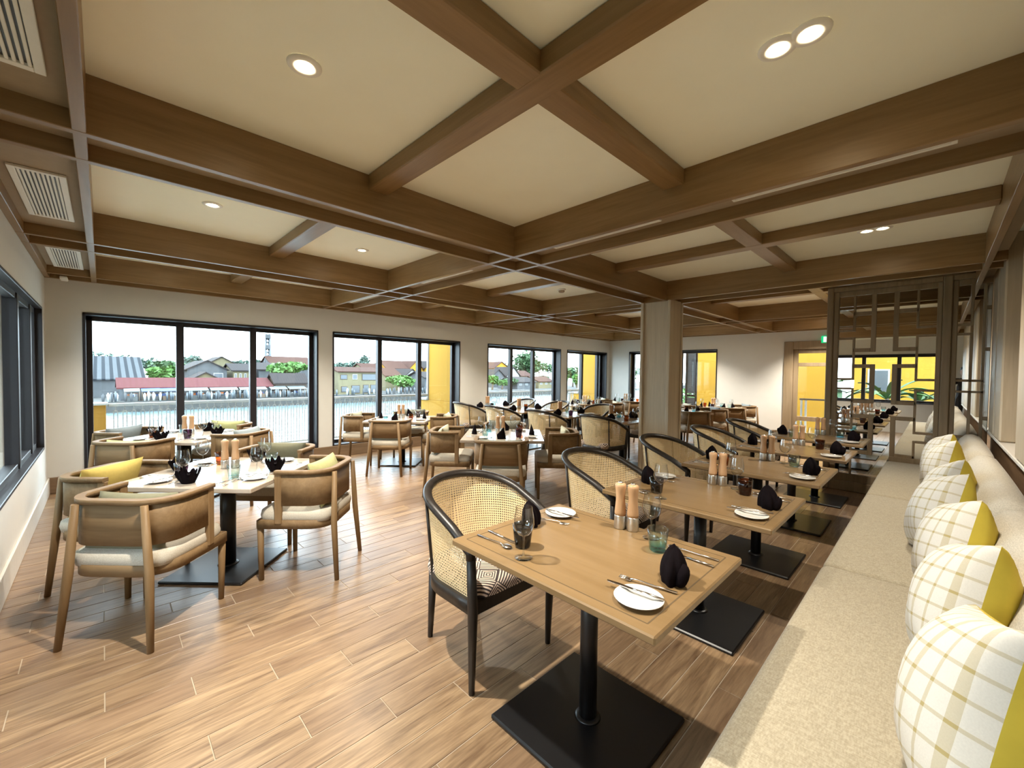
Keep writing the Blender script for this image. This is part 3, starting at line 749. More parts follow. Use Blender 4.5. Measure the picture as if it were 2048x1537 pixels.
# ------------------------------------------------------------------ tableware prototypes
def wine_glass():
    r = empty('wine_glass')
    q = MB(); q.lathe([(.0, .001), (.034, .001), (.035, .003), (.006, .006), (.0045, .012)], 20, cap=False); q.build('foot', M_winefoot, r)
    q = MB(); q.lathe([(.0045, .012), (.0036, .03), (.0036, .075), (.006, .086)], 10, cap=False); q.build('stem', M_wine, r)
    q = MB(); q.lathe([(.006, .086), (.022, .094), (.036, .112), (.041, .132), (.0395, .155), (.034, .185), (.032, .202)], 24, cap=False); q.build('bowl', M_wine, r)
    return r
WG = Proto(wine_glass())
def tumbler(c):
    q = MB(); q.lathe([(.0, .001), (.030, .001), (.033, .006), (.0385, .05), (.042, .092), (.0405, .092), (.037, .05), (.031, .016), (.0, .013)], 24, cap=False)
    return q.build('tumbler', TUM[c])
TU = {c: Proto(tumbler(c)) for c in TUM}
def side_plate():
    q = MB(); q.lathe([(.0, .002), (.045, .002), (.050, .004), (.076, .012), (.078, .014), (.076, .0155), (.050, .008), (.044, .006), (.0, .006)], 32, cap=False)
    return q.build('side_plate', M_plate)
PLT = Proto(side_plate())
def cutlery(kind, far):
    r = None if far else empty(kind)
    h = MB(); e = MB()
    if kind == 'knife':
        h.tube([(0, -.095, .004), (0, -.04, .005), (0, .005, .004)], [.0055, .0062, .0045], 8, squash=(1, .6))
        V = [(-.005, .005, .002), (.006, .005, .002), (.0085, .06, .002), (.004, .10, .002), (-.005, .095, .002)]
        e.raw(V + [(x, y, .0045) for x, y, z in V], [(4, 3, 2, 1, 0), (5, 6, 7, 8, 9)] + [(i, (i+1) % 5, (i+1) % 5+5, i+5) for i in range(5)]); nm = ('handle', 'blade')
    elif kind == 'fork':
        h.tube([(0, -.095, .004), (0, -.02, .0055), (0, .04, .010), (0, .06, .006)], [.0055, .0035, .003, .004], 8, squash=(1, .6))
        e.box(-.011, .011, .058, .072, .003, .0055, .001)
        for x in (-.0095, -.0032, .0032, .0095): e.tube([(x, .07, .0045), (x, .10, .007)], [.0018, .0012], 5)
        nm = ('handle', 'tines')
    else:
        h.tube([(0, -.095, .004), (0, -.02, .0055), (0, .045, .008), (0, .06, .005)], [.0055, .0035, .003, .0045], 8, squash=(1, .6))
        e.ellip(.017, .024, .005, nu=8, nv=16, T=Tr(0, .082, .006)); nm = ('handle', 'bowl')
    if far:
        for p in (e,): h.raw(p.v, p.f, 0, p.sm)
        return h.build(kind, M_steel)
    h.build(nm[0], M_steel, r); e.build(nm[1], M_steel, r)
    return r
CUT = {k: Proto(cutlery(k, False)) for k in ('knife', 'fork', 'spoon')}
CUF = {k: Proto(cutlery(k, True)) for k in ('knife', 'fork', 'spoon')}
def napkin(kind):
    q = MB(); V = []; F = []; n = 40; H = 9
    for h in range(H+1):
        a = h/H
        for j in range(n):
            th = 2*PI*j/n; c, s = math.cos(th), math.sin(th)
            if kind == 'mitre':
                rr = .054*max(0, 1-a**2.3)**.62*(1+.22*math.sin(PI*a)*(.4+.6*c*c))
                fold = 1 + .15*math.sin(3*th+1.6*a) + .10*math.sin(7*th+.8+a)*(1-.3*a)
                V.append((rr*c*fold + .020*a*a, rr*.74*s*fold - .008*a*a, .116*a*(1+.05*math.sin(2*th))))
            elif kind == 'crown':
                zig = .5+.5*math.sin(8*th)
                rr = .034 + .026*a + .006*math.sin(8*th+1.2)*a
                V.append((rr*c*1.12, rr*s, (.055+.04*zig + .012*math.sin(3*th))*a))
            else:
                zr = .05 + .085*max(0, (1+c)/2)**1.2
                V.append((.05*c*(1-.2*a)-.018*a, .032*s*(1-a)**.6, zr*a))
    for h in range(H):
        for j in range(n): F.append((h*n+j, h*n+(j+1) % n, (h+1)*n+(j+1) % n, (h+1)*n+j))
    q.raw(V, F, 0, True)
    if kind == 'crown':   # inner folds
        V2 = [(x*.72, y*.72, z*.9+.004) for (x, y, z) in V]; q.raw(V2, F, 0, True)
        q.lathe([(.0, .06), (.03, .055)], n, cap=False)
    if kind == 'mitre':   # turned-up front flap
        q.ellip(.030, .020, .040, .85, .85, 8, 16, T=Tr(-.036, -.024, .034, .35, 0, .3))
    q.raw([(.03*math.cos(2*PI*j/12), .025*math.sin(2*PI*j/12), .001) for j in range(12)], [tuple(reversed(range(12)))])
    return q.build('napkin', M_nap)
NP = {k: Proto(napkin(k)) for k in ('mitre', 'crown', 'sail')}
def mill():
    r = empty('pepper_mill')
    q = MB(); q.lathe([(.0275, 0), (.0285, .004), (.0270, .058), (.0262, .062)], 20); q.build('steel_base', M_brushed, r)
    q = MB(); q.lathe([(.0258, .062), (.0262, .075), (.0225, .115), (.0205, .145), (.0225, .175), (.0255, .195), (.0235, .207), (.014, .212)], 20); q.build('wooden_body', M_mill, r)
    q = MB(); q.lathe([(.011, .2105), (.012, .214), (.008, .218)], 14); q.build('cap', M_steel, r)
    return r
ML = Proto(mill())

NEAR_COLORS = {}
def setting(tx, ty, tz, half, ang, where, col, nap, far=False, plain_=False, du=0):
    """place setting; diner looks along direction ang; v = in from the table edge, u = to the diner's right"""
    fx, fy = math.cos(ang), math.sin(ang); rx, ry = fy, -fx
    ex0, ey0 = tx-fx*half, ty-fy*half
    def at(v, u, z=0): return (ex0+fx*v+rx*(u+du), ey0+fy*v+ry*(u+du), tz+.0008+z)
    rz = ang-PI/2
    j = lambda s=.01: random.uniform(-s, s)
    g = lambda s: s + ' on the laid tables'
    PLT.put(at(.125, -.225), 0, 'white side plate %s' % where, 'plate', g('side plates'))
    NP[nap].put(at(.115+j(), .0+j(.02)), rz+{'mitre': .5, 'crown': 0, 'sail': .4}[nap]+j(.25), 'black folded napkin standing %s' % where, 'napkin', g('folded black napkins'))
    WG.put(at(.35+j(), .28+j()), 0, 'stemmed wine glass %s' % where, 'wine glass', g('wine glasses'))
    TU[col].put(at(.265+j(), .19+j()), 0, '%s tumbler %s' % (col if col != 'clear' else 'pale aqua', where), 'glass', g('coloured tumblers'))
    if plain_: return
    C = CUF if far else CUT
    C['knife'].put(at(.150, -.205, .0145), rz+.10, 'knife across the side plate %s' % where, 'knife', g('butter knives'))
    C['fork'].put(at(.150, -.115), rz+.20, 'fork beside the plate %s' % where, 'fork', g('forks'))
    C['knife'].put(at(.140, .195), rz-.04, 'table knife beside the spoon %s' % where, 'knife', g('table knives'))
    C['spoon'].put(at(.145, .255), rz+.04, 'spoon outside the knife %s' % where, 'spoon', g('spoons'))
def mills(x, y, z, dx, dy, where, ends):
    ML.put((x, y, z+.0008), 0, 'beech and steel pepper mill, the one %s, on %s' % (ends[0], where), 'pepper mill', 'pepper mill pairs')
    ML.put((x+dx, y+dy, z+.0008), .4, 'beech and steel pepper mill, the one %s, on %s' % (ends[1], where), 'pepper mill', 'pepper mill pairs')

# bench row
BT = ['the nearest bench table', 'the second bench table', 'the third bench table', 'the fourth bench table', 'the mirror-side bench table']
tc = [('turquoise', 'smoky'), ('brown', 'smoky'), ('clear', 'amber'), ('brown', 'smoky'), ('turquoise', 'clear')]
TX = -.985
for i in range(5):
    ty = 1.435 + 1.155*i
    TB.put((TX, ty, 0), 0, ('oak-topped rectangular table with dark inlay line, ' + ['nearest along the bench', 'second along the bench', 'third along the bench', 'fourth along the bench', 'in front of the mirror screen'][i]), 'table', 'oak tables along the bench')
    setting(TX, ty, ZT, .465, PI, 'at the bench seat of ' + BT[i], tc[i][0], 'mitre', i > 3)
    setting(TX, ty, ZT, .465, 0, 'at the chair seat of ' + BT[i], tc[i][1], 'mitre', i > 3)
    mills(-1.023, ty+.293, ZT, .057, .014, BT[i], ('nearer the chair', 'nearer the bench'))
    CC.put((-1.635, ty+.0, 0), -PI/2+random.uniform(-.04, .04)*(i > 0), 'dark-framed cane armchair pulled up to ' + BT[i], 'chair', 'cane armchairs along the bench tables')
# cane chair row in the middle
MT = ['the pillar-side oak table', 'the second pillar-row table', 'the third pillar-row table', 'the river-wall oak table']
mc = [('amber', 'turquoise'), ('plum', 'clear'), ('plum', 'amber'), ('smoky', 'clear')]
for i, x in enumerate((-3.50, -4.58, -5.64, -6.60)):
    ty = 5.93
    TM.put((x, ty, 0), PI/2, 'oak-topped table between two cane armchairs, ' + ['beside the pillar', 'second from the pillar', 'third from the pillar', 'against the river wall'][i], 'table', 'oak tables in the pillar row')
    setting(x, ty, ZT, .465, PI/2, 'at the near side of ' + MT[i], mc[i][0], 'mitre', True)
    setting(x, ty, ZT, .465, -PI/2, 'at the far side of ' + MT[i], mc[i][1], 'mitre', True)
    mills(x-.25, ty+.03, ZT, .0, .057, MT[i], ('nearer the front chair', 'nearer the back chair'))
    CC.put((x+.07, 5.24, 0), random.uniform(-.12, -.02), 'dark cane armchair with its back to us at ' + MT[i], 'chair', 'near cane armchairs in the pillar row')
    CC.put((x+.05, 6.72, 0), PI+random.uniform(-.06, .06), 'dark cane armchair facing us across ' + MT[i], 'chair', 'far cane armchairs in the pillar row')
# square tables, turned 45 degrees
PILB = {}
def chair_pillow(c):
    if c not in PILB:
        q = MB(); q.pillow(.44, .32, .13); PILB[c] = Proto(q.build('pillow', PIL[c]))
    return PILB[c]
CN = {'yellow': 'bright yellow', 'olive': 'olive grey', 'green': 'lime green', 'slate': 'slate blue', 'cream': 'pale sage', 'sage': 'grey sage'}
DIRS = {'front': -PI/4, 'pillar-side': PI/4, 'wall-side': -3*PI/4, 'river-side': 3*PI/4}
def square(x, y, where, cfg, nap, far=False, plain_=False):
    TS.put((x, y, 0), PI/4, 'square pale-topped table turned on its corner, ' + where[1], 'table', 'square pale tables')
    cols = ['clear', 'turquoise', 'amber', 'plum']; random.shuffle(cols)
    for k, (nm, ang) in enumerate(DIRS.items()):
        c, dist, off, turn = cfg[nm]
        px, py = x+math.cos(ang)*dist-math.sin(ang)*off, y+math.sin(ang)*dist+math.cos(ang)*off
        rz = ang+PI/2+turn
        if c is not None:
            CH.put((px, py, 0), rz, 'curved-back oak armchair at the %s seat of %s' % (nm, where[0]), 'chair', 'oak armchairs at the square tables')
            o = chair_pillow(c)
            d = Vector((0, -.130, .615 if nm == 'front' else .65)); d.rotate(Matrix.Rotation(rz, 3, 'Z'))
            o.put((px+d.x, py+d.y, d.z), 0, '%s scatter cushion in the %s chair of %s' % (CN[c], nm, where[0]), 'cushion', 'cushions in the oak armchairs', rot=(-.30, 0, rz))
        setting(x, y, ZS, .465, ang+PI, 'at the %s seat of %s' % (nm, where[0]), cols[k], nap, far, plain_)
    mills(x-.10, y+.0, ZS, .03, .06, where[0], ('toward the wall', 'toward the pillar'))
square(-3.63, .65, ('the front square table', 'at the front with a yellow cushion beside it'), {'front': ('olive', .66, .02, .0), 'pillar-side': ('green', .58, .05, .04), 'wall-side': ('yellow', .55, .21, .0), 'river-side': ('olive', .62, 0, 0)}, 'crown')
square(-5.88, .66, ('the corner-window square table', 'beside the first river window'), {'front': ('green', .60, .0, .0), 'pillar-side': ('slate', .60, 0, 0), 'wall-side': ('slate', .60, 0, 0), 'river-side': ('green', .60, 0, 0)}, 'crown')
square(-5.95, 3.40, ('the second-window square table', 'beside the second river window'), {'front': ('sage', .62, 0, 0), 'pillar-side': ('cream', .62, 0, 0), 'wall-side': ('cream', .64, 0, 0), 'river-side': ('sage', .60, 0, 0)}, 'sail', True)
square(-3.65, 3.45, ('the mid-room square table', 'in mid room before the cane chairs'), {'front': ('sage', .66, 0, 0), 'pillar-side': ('cream', .64, 0, 0), 'wall-side': ('cream', .62, 0, 0), 'river-side': ('sage', .60, 0, 0)}, 'sail', True)
square(-5.95, 8.40, ('the third-window square table', 'beyond the cane chairs by the third window'), {'front': ('cream', .60, 0, 0), 'pillar-side': ('cream', .60, 0, 0), 'wall-side': ('sage', .60, 0, 0), 'river-side': ('sage', .58, 0, 0)}, 'sail', True, True)
square(-5.90, 10.25, ('the far-corner square table', 'in the far corner between the windows'), {'front': ('sage', .58, 0, 0), 'pillar-side': ('cream', .58, 0, 0), 'wall-side': ('cream', .58, 0, 0), 'river-side': (None, .6, 0, 0)}, 'sail', True, True)
square(-3.70, 8.55, ('the behind-pillar square table', 'right behind the pillar'), {'front': ('cream', .62, 0, 0), 'pillar-side': ('slate', .62, 0, 0), 'wall-side': ('cream', .60, 0, 0), 'river-side': ('sage', .60, 0, 0)}, 'sail', True, True)
square(-3.55, 10.15, ('the blank-wall square table', 'under the blank far wall'), {'front': ('cream', .60, 0, 0), 'pillar-side': ('slate', .58, 0, -.1), 'wall-side': ('sage', .60, 0, 0), 'river-side': (None, .6, 0, 0)}, 'sail', True, True)

# ------------------------------------------------------------------ bench with cushions
bn = empty('banquette_bench', (0, 0, 0)); tag(bn, 'long built-in bench with beige cushioned seat along the wall', 'bench')
def rbox(name, x0, x1, y0, y1, z0, z1, r, m, parent, seg=4):
    q = MB(); q.box(-(x1-x0)/2, (x1-x0)/2, -(y1-y0)/2, (y1-y0)/2, -(z1-z0)/2, (z1-z0)/2)
    o = q.build(name, m, parent, ((x0+x1)/2, (y0+y1)/2, (z0+z1)/2))
    bv = o.modifiers.new('round', 'BEVEL'); bv.width = r; bv.segments = seg
    for p in o.data.polygons: p.use_smooth = True
    return o
JY = [.35, .82, 2.755, 4.70, YM-.065]
for a, b in zip(JY, JY[1:]):
    o = rbox('seat_cushion', -.405, .16, a+.003, b-.003, .28, .452, .035, M_bench, bn)
JB = [.35, 1.15, 3.05, 4.98, YM-.065]
for a, b in zip(JB, JB[1:]):
    q = MB(); yb0, yb1 = a+.004, b-.004; n = 18
    V = []; F = []
    prof = [(.165, .44), (.150, .52), (.150, .62), (.165, .73), (.195, .80), (.235, .845), (.285, .855), (.335, .835), (.345, .78), (.345, .44)]
    for i in range(n+1):
        s = i/n; y = yb0+(yb1-yb0)*s; e = min(s, 1-s); sh = 1-max(0, (.03-e)/.03)**2*.35
        for (x, z) in prof: V.append((.345-(.345-x)*sh, y, .44+(z-.44)*(.9+.1*sh) + .012*math.sin(s*PI)*(z > .7)))
    L = len(prof)
    for i in range(n):
        for k2 in range(L-1): F.append((i*L+k2, (i+1)*L+k2, (i+1)*L+k2+1, i*L+k2+1))
    sm = [True]*len(F); F.append(tuple(range(L))); F.append(tuple(reversed(range(n*L, n*L+L)))); sm += [False, False]
    q.raw(V, F, 0, sm); q.build('back_cushion', M_bench2, bn)
q = MB(); q.box(-.36, .40, .37, YM-.07, .06, .28, .004); q.build('base_panel', M_brownpanel, bn)
q = MB(); q.box(-.31, .40, .40, YM-.07, 0, .06); q.build('plinth', M_black, bn)
PB = MB(); PB.pillow(.45, .45, .25, 18, (0, 1)); PBP = Proto(PB.build('cushion', [M_plaid, M_mustard]))
for (y, x, yaw, lean, roll, lab) in ((1.42, .075, -.06, .22, .30, 'nearest of the row'), (2.02, .075, -.08, .22, .30, 'second along the bench'), (2.68, .07, -.08, .22, .28, 'third along the bench'),
                        (3.36, .03, -.22, .26, .26, 'fourth along the bench, half hidden'), (3.88, .065, -.06, .22, .28, 'fifth along the bench'), (5.02, .05, -.10, .22, .26, 'sixth along the bench'), (5.68, .04, -.12, .22, .2, 'last before the mirror')):
    # plaid side (local -y) faces the tables; leans back on the bench, near corner tipped up
    o = PBP.put((0, 0, 0), 0, 'plaid and mustard scatter cushion on the bench, ' + lab, 'cushion', 'plaid cushions on the bench')
    o.matrix_basis = Matrix.Translation((x, y, .452+.235)) @ Matrix.Rotation(-PI/2-yaw, 4, 'Z') @ Matrix.Rotation(-lean, 4, 'X') @ Matrix.Rotation(-roll, 4, 'Y')

# ------------------------------------------------------------------ the photographer, seen in the mirror only
def person():
    r = empty('person', (.46, -.56, 0), .0)
    me = bpy.data.meshes.new('body')
    J = [(0, 0, .93), (0, 0, 1.08), (0, 0, 1.28), (0, 0, 1.40), (0, .01, 1.47),
         (.17, 0, 1.37), (.25, .12, 1.20), (.02, .28, 1.34), (-.17, 0, 1.37), (-.30, .10, 1.20), (-.36, .27, 1.38),
         (.09, 0, .88), (.10, .01, .48), (.10, -.01, .08), (.10, .10, .04), (-.09, 0, .88), (-.10, .01, .48), (-.10, -.01, .08), (-.10, .10, .04)]
    Ed = [(0, 1), (1, 2), (2, 3), (3, 4), (3, 5), (5, 6), (6, 7), (3, 8), (8, 9), (9, 10), (0, 11), (11, 12), (12, 13), (13, 14), (0, 15), (15, 16), (16, 17), (17, 18)]
    Rr = [.14, .13, .15, .10, .055, .06, .045, .032, .06, .045, .032, .09, .06, .042, .035, .09, .06, .042, .035]
    me.from_pydata(J, Ed, []); o = bpy.data.objects.new('body', me); COL.objects.link(o); o.parent = r
    me.materials.append(M_cloth)
    sk = o.modifiers.new('skin', 'SKIN'); sub = o.modifiers.new('sub', 'SUBSURF'); sub.levels = 1; sub.render_levels = 1
    for i, v in enumerate(me.skin_vertices[0].data):
        v.radius = (Rr[i], Rr[i]*(.75 if i < 4 else 1)); v.use_root = (i == 0)
    q = MB(); q.ellip(.076, .098, .118, .9, .95, 14, 24, T=Tr(0, .025, 1.605))
    q.ellip(.012, .018, .02, T=Tr(0, .125, 1.59)); q.ellip(.012, .02, .03, T=Tr(.078, .01, 1.60)); q.ellip(.012, .02, .03, T=Tr(-.078, .01, 1.60))
    q.tube([(0, 0, 1.42), (0, .012, 1.53)], [.058, .052], 14); hd = q.build('head', M_skin, r)
    q = MB(); q.ellip(.083, .103, .075, 1, 1, 10, 24, T=Tr(0, .005, 1.665)); q.ellip(.083, .07, .11, 1, 1, 10, 24, T=Tr(0, -.035, 1.61)); q.build('hair', M_hair, hd)
    q = MB()
    for s in (1, -1): q.ellip(.011, .006, .007, T=Tr(s*.03, .118, 1.615))
    q.box(-.022, .022, .112, .121, 1.548, 1.556, .002); q.build('eyes_and_mouth', M_hair, hd)
    for (hx, hy, hz, s) in ((.02, .28, 1.34, 1), (-.36, .27, 1.38, -1)):
        q = MB(); q.ellip(.038, .018, .045, .8, .8, 8, 16, T=Tr(hx, hy+.01, hz+.03))
        for k2, ln in enumerate((.055, .062, .065, .055)):
            bx = hx-.028+k2*.019
            q.tube([(bx, hy+.012, hz+.06), (bx, hy+.025, hz+.06+ln*.6), (bx, hy+.015, hz+.06+ln)], [.0085, .008, .0065], 7)
        q.tube([(hx-s*.03, hy+.012, hz+.01), (hx-s*.055, hy+.03, hz+.04), (hx-s*.058, hy+.035, hz+.065)], [.010, .009, .007], 7); q.build('hand', M_skin, r)
    return r
tag(person(), 'person in dark clothes raising both hands to take the photo, seen in the mirror', 'person')
ph = tag(empty('phone', (.27, -.10, 1.43)), 'dark phone held up by the person seen in the mirror', 'phone')
q = MB(); q.box(-.075, .075, -.004, .004, -.036, .036, .003); q.build('case', M_black, ph)
ph.location = (.29, -.255, 1.42)

# ------------------------------------------------------------------ outside: terrace, river, far bank
q = MB(); q.box(-8.45, XW-.28, -3.0, 17.0, -.25, -.04); struct(q.build('terrace_floor', M_stone), 'terrace floor outside the river windows')
q = MB(); q.box(-8.42, -8.22, -3.0, 17.0, -.04, .10, .01); struct(q.build('terrace_kerb', M_ochre), 'ochre kerb under the white railing')
rl = tag(empty('balcony_railing', (-8.32, 0, 0)), 'white metal balcony railing above the river', 'railing')
q = MB(); q.box(-.035, .035, 0.05, 17.0, .90, .945, .006); q.build('top_rail', M_wext, rl)
q = MB(); q.box(-.02, .02, 0.05, 17.0, .125, .155, .004); q.build('bottom_rail', M_wext, rl)
q = MB()
for s in (-.021, .021): q.box(-.006, .006, s-.0055, s+.0055, .155, .84)
q.box(-.006, .006, -.0265, .0265, .825, .84); q.box(-.006, .006, -.005, .005, .84, .90)
b0 = q.build('baluster', M_wext, rl)
yy = .13; n = 0
while yy < 17 and n < 298:
    if not (5.05 < yy < 5.55 or 11.0 < yy < 11.5):
        o = b0 if n == 0 else b0.copy()
        if n: COL.objects.link(o)
        o.location = (0, yy, 0 if n % 2 == 0 else 0); n += 1
    yy += .0985
def fin(y0, label):
    r = tag(empty('terrace_pier', (0, 0, 0)), label, 'pier', 'yellow terrace piers')
    q = MB(); q.box(-8.28, XW-.305, y0, y0+.35, .80, 3.2, .006); q.build('upper_pier', M_yellow, r)
    q = MB(); q.box(-8.66, XW-.305, y0-.02, y0+.37, -.04, .80, .006); q.build('low_wall', M_yellow, r)
    q = MB(); q.box(-8.34, -8.282, y0-.03, y0+.38, .80, 3.2, .005); q.build('white_edge', M_wext, r)
    q = MB(); q.box(-8.72, -8.30, y0-.05, y0+.40, .80, .84, .005); q.box(-8.73, -8.662, y0-.03, y0+.38, -.04, .80, .005); q.build('white_cap', M_wext, r)
fin(5.42, 'yellow painted pier with white edge outside the second river window')
fin(11.28, 'yellow painted pier with white edge outside the fourth river window')
r = tag(empty('railing_post', (-8.32, -.06, 0)), 'short ochre post at the end of the railing', 'post')
q = MB(); q.box(-.12, .12, -.09, .09, .10, .93, .008); q.build('shaft', M_ochre, r); q = MB(); q.box(-.14, .14, -.11, .11, .93, .96, .005); q.build('cap', M_wext, r)

q = MB(); q.box(-400, -8.6, -180, 320, -6.2, -5.95); struct(q.build('river', M_river), 'pale river between terrace and far bank')
K = 1.6
def E(y, z, x=0): k = K*(96+x)/96; return (y*k, 1.45+(z-1.45)*k)       # far bank plane, sizes read at 60 m and set back to 96 m
XQ = -60*K
q = MB(); q.box(XQ-160, XQ, -120, 300, -6.3, E(0, -2.05)[1]); struct(q.build('far_bank', M_quay), 'stone quay on the far bank')
def house(name, label, y0, y1, z0, ze, zr, dx, wallm, roofm, x=0, gable='x', wins=(), over=.5, group=None, cat='house'):
    """pitched-roof building; gable 'x' shows its gable to us, 'y' shows its roof slope"""
    y0 = E(y0, 0, x)[0]; z0_ = E(0, -2.05)[1]; y1 = E(y1, 0, x)[0]; ze = E(0, ze, x)[1]; zr = E(0, zr, x)[1]
    r = tag(empty(name, (XQ-x, (y0+y1)/2, z0_)), label, cat, group)
    w = (y1-y0)/2; h = ze-z0_; p = zr-z0_
    q = MB(); q.box(-dx, 0, -w, w, 0, h)
    if gable == 'x': q.raw([(0, -w, h), (0, w, h), (0, 0, p), (-dx, -w, h), (-dx, w, h), (-dx, 0, p)], [(0, 1, 2), (5, 4, 3)])
    else: q.raw([(0, w, h), (-dx, w, h), (-dx/2, w, p), (0, -w, h), (-dx, -w, h), (-dx/2, -w, p)], [(0, 1, 2), (5, 4, 3)])
    q.build('walls', wallm, r)
    t = .25
    for s in (1, -1):
        q = MB()
        if gable == 'x':
            a = [(over, s*(w+over), h-over*(p-h)/w), (over, 0, p), (-dx-over, 0, p), (-dx-over, s*(w+over), h-over*(p-h)/w)]
        else:
            hd = dx/2; xx = over if s == 1 else -dx-over
            a = [(xx, -w-over, h-over*(p-h)/hd), (xx, w+over, h-over*(p-h)/hd), (-hd, w+over, p), (-hd, -w-over, p)]
        V = a + [(px, py, pz+t) for px, py, pz in a]
        q.raw(V, [(0, 1, 2, 3), (7, 6, 5, 4)] + [(i, i+4, (i+1) % 4+4, (i+1) % 4) for i in range(4)]); q.build('roof_slope', roofm, r)
    for (a, b, c, d, wm) in wins:
        q = MB(); q.box(-.05, .10, a*(2*w)-w, b*(2*w)-w, c*h, d*h, .02); f = q.build('window', M_wext if wm else M_wood_out, r)
        q = MB(); q.box(.08, .13, a*2*w-w+.12, b*2*w-w-.12, c*h+.12, d*h-.12); q.build('pane', M_dkwin, f)
    return r
W2 = lambda n, c, d: [((i+.25)/n, (i+.7)/n, c, d, True) for i in range(n)]
W2 = lambda n, c, d: [((i+.25)/n, (i+.7)/n, c, d, True) for i in range(n)]
house('market_hall', 'market hall with ribbed grey and white roof', -4.5, 3.1, -1.9, .30, 2.75, 34, M_grey, M_sheet, 15, 'y', cat='hall')
house('gabled_warehouse', 'weathered grey gabled building behind the red market roof', 6.9, 10.7, -1.9, 1.45, 2.45, 20, M_grey, M_dtile, 27, 'x', [(.65, .9, .62, .85, True)])
house('rear_house', 'dark-roofed house behind the weathered gable', 8.2, 12.2, -1.9, 1.75, 2.95, 14, M_pale, M_dtile, 52, 'x')
house('yellow_house', 'long yellow house with dark tiled roof', 11.35, 13.4, -1.9, 1.35, 2.15, 12, M_pale, M_dtile, 27, 'y', W2(4, .62, .88))
house('low_yellow_gable', 'low yellow gable just behind the red market roof', 7.3, 9.95, -1.9, .25, 1.05, 8, M_pale, M_dtile, 15, 'x')
house('long_house', 'long house with dark tiled roof beside the mast', 14.1, 17.4, -1.9, 1.5, 2.35, 14, M_grey, M_dtile, 27, 'y')
house('tall_brown_roof', 'tall brown-roofed house behind the bright tree', 15.6, 20.6, -1.9, 2.2, 3.25, 14, M_grey, M_tile, 52, 'y')
house('pavilion', 'low brown pavilion beside the market roof', 16.0, 19.8, -1.9, -.15, .95, 6, M_wood_out, M_dtile, 3, 'y')
house('market_shed', 'long market shed with faded red sheet roof', 1.3, 15.4, -1.9, -.62, .30, 9, M_dkwin, M_pink, 3, 'y', cat='market shed')
house('balcony_house', 'two-storey pale yellow house with balcony on the quay', 24.1, 30.4, -1.75, 1.35, 1.95, 9, M_pale, M_tile, 4, 'y', [(.04, .2, .66, .88, False), (.32, .44, .66, .9, True), (.55, .9, .62, .92, False), (.06, .2, .1, .36, False), (.3, .5, .04, .4, False), (.58, .72, .04, .42, False), (.76, .92, .04, .42, False)])
for i, (a, b, ze, zr, wm, rm, x, g) in enumerate(((28.0, 31.0, 1.7, 2.6, M_pale, M_tile, 34, 'y'), (31.6, 35.0, 2.0, 3.15, M_yellow, M_tile, 34, 'y'), (35.5, 38.0, 2.0, 3.2, M_yellow, M_tile, 34, 'x'), (31.4, 34.0, .8, 1.95, M_pale, M_tile, 17, 'y'),
        (34.7, 37.4, .75, 1.85, M_wext, M_dtile, 17, 'x'), (38.6, 41.5, 2.2, 3.3, M_yellow, M_dtile, 34, 'x'), (38.5, 41.8, .5, 1.4, M_grey, M_dtile, 6, 'y'))):
    house('quay_house', ['house with faded red roof right behind the balcony house', 'wide yellow house with red roof up the far bank', 'yellow gabled house with red roof above the quay tree', 'low red-roofed house beside the white gable', 'white gabled house with dark roof above the quay tree', 'yellow gabled house beside the yellow pier', 'low dark-roofed house on the quay by the yellow pier'][i], a, b, -1.8, ze, zr, 10, wm, rm, x, g, W2(3, .6, .85), group='houses across the river')
for i, (a, b, ze, zr, wm, rm, x, g) in enumerate(((54.0, 58.0, 2.4, 3.6, M_yellow, M_tile, 42, 'x'), (53.5, 56.8, .8, 2.1, M_grey, M_dtile, 24, 'x'), (57.5, 61.0, 1.0, 2.6, M_wext, M_dtile, 24, 'x'), (61.6, 65.0, .9, 1.9, M_yellow, M_tile, 24, 'y'), (60.5, 66.0, -.4, .55, M_grey, M_dtile, 6, 'y'), (67.0, 72.0, -.3, .7, M_pale, M_tile, 8, 'y'))):
    house('village_house', ['yellow gabled house high up across the river', 'grey gabled house below the yellow gable', 'white gabled house close to the tall airy tree', 'yellow red-roofed house beneath the tall tree', 'low dark-roofed waterside house', 'pale red-roofed waterside house'][i], a, b, -1.8, ze, zr, 10, wm, rm, x, g, W2(3, .55, .82), group='village houses across the river')
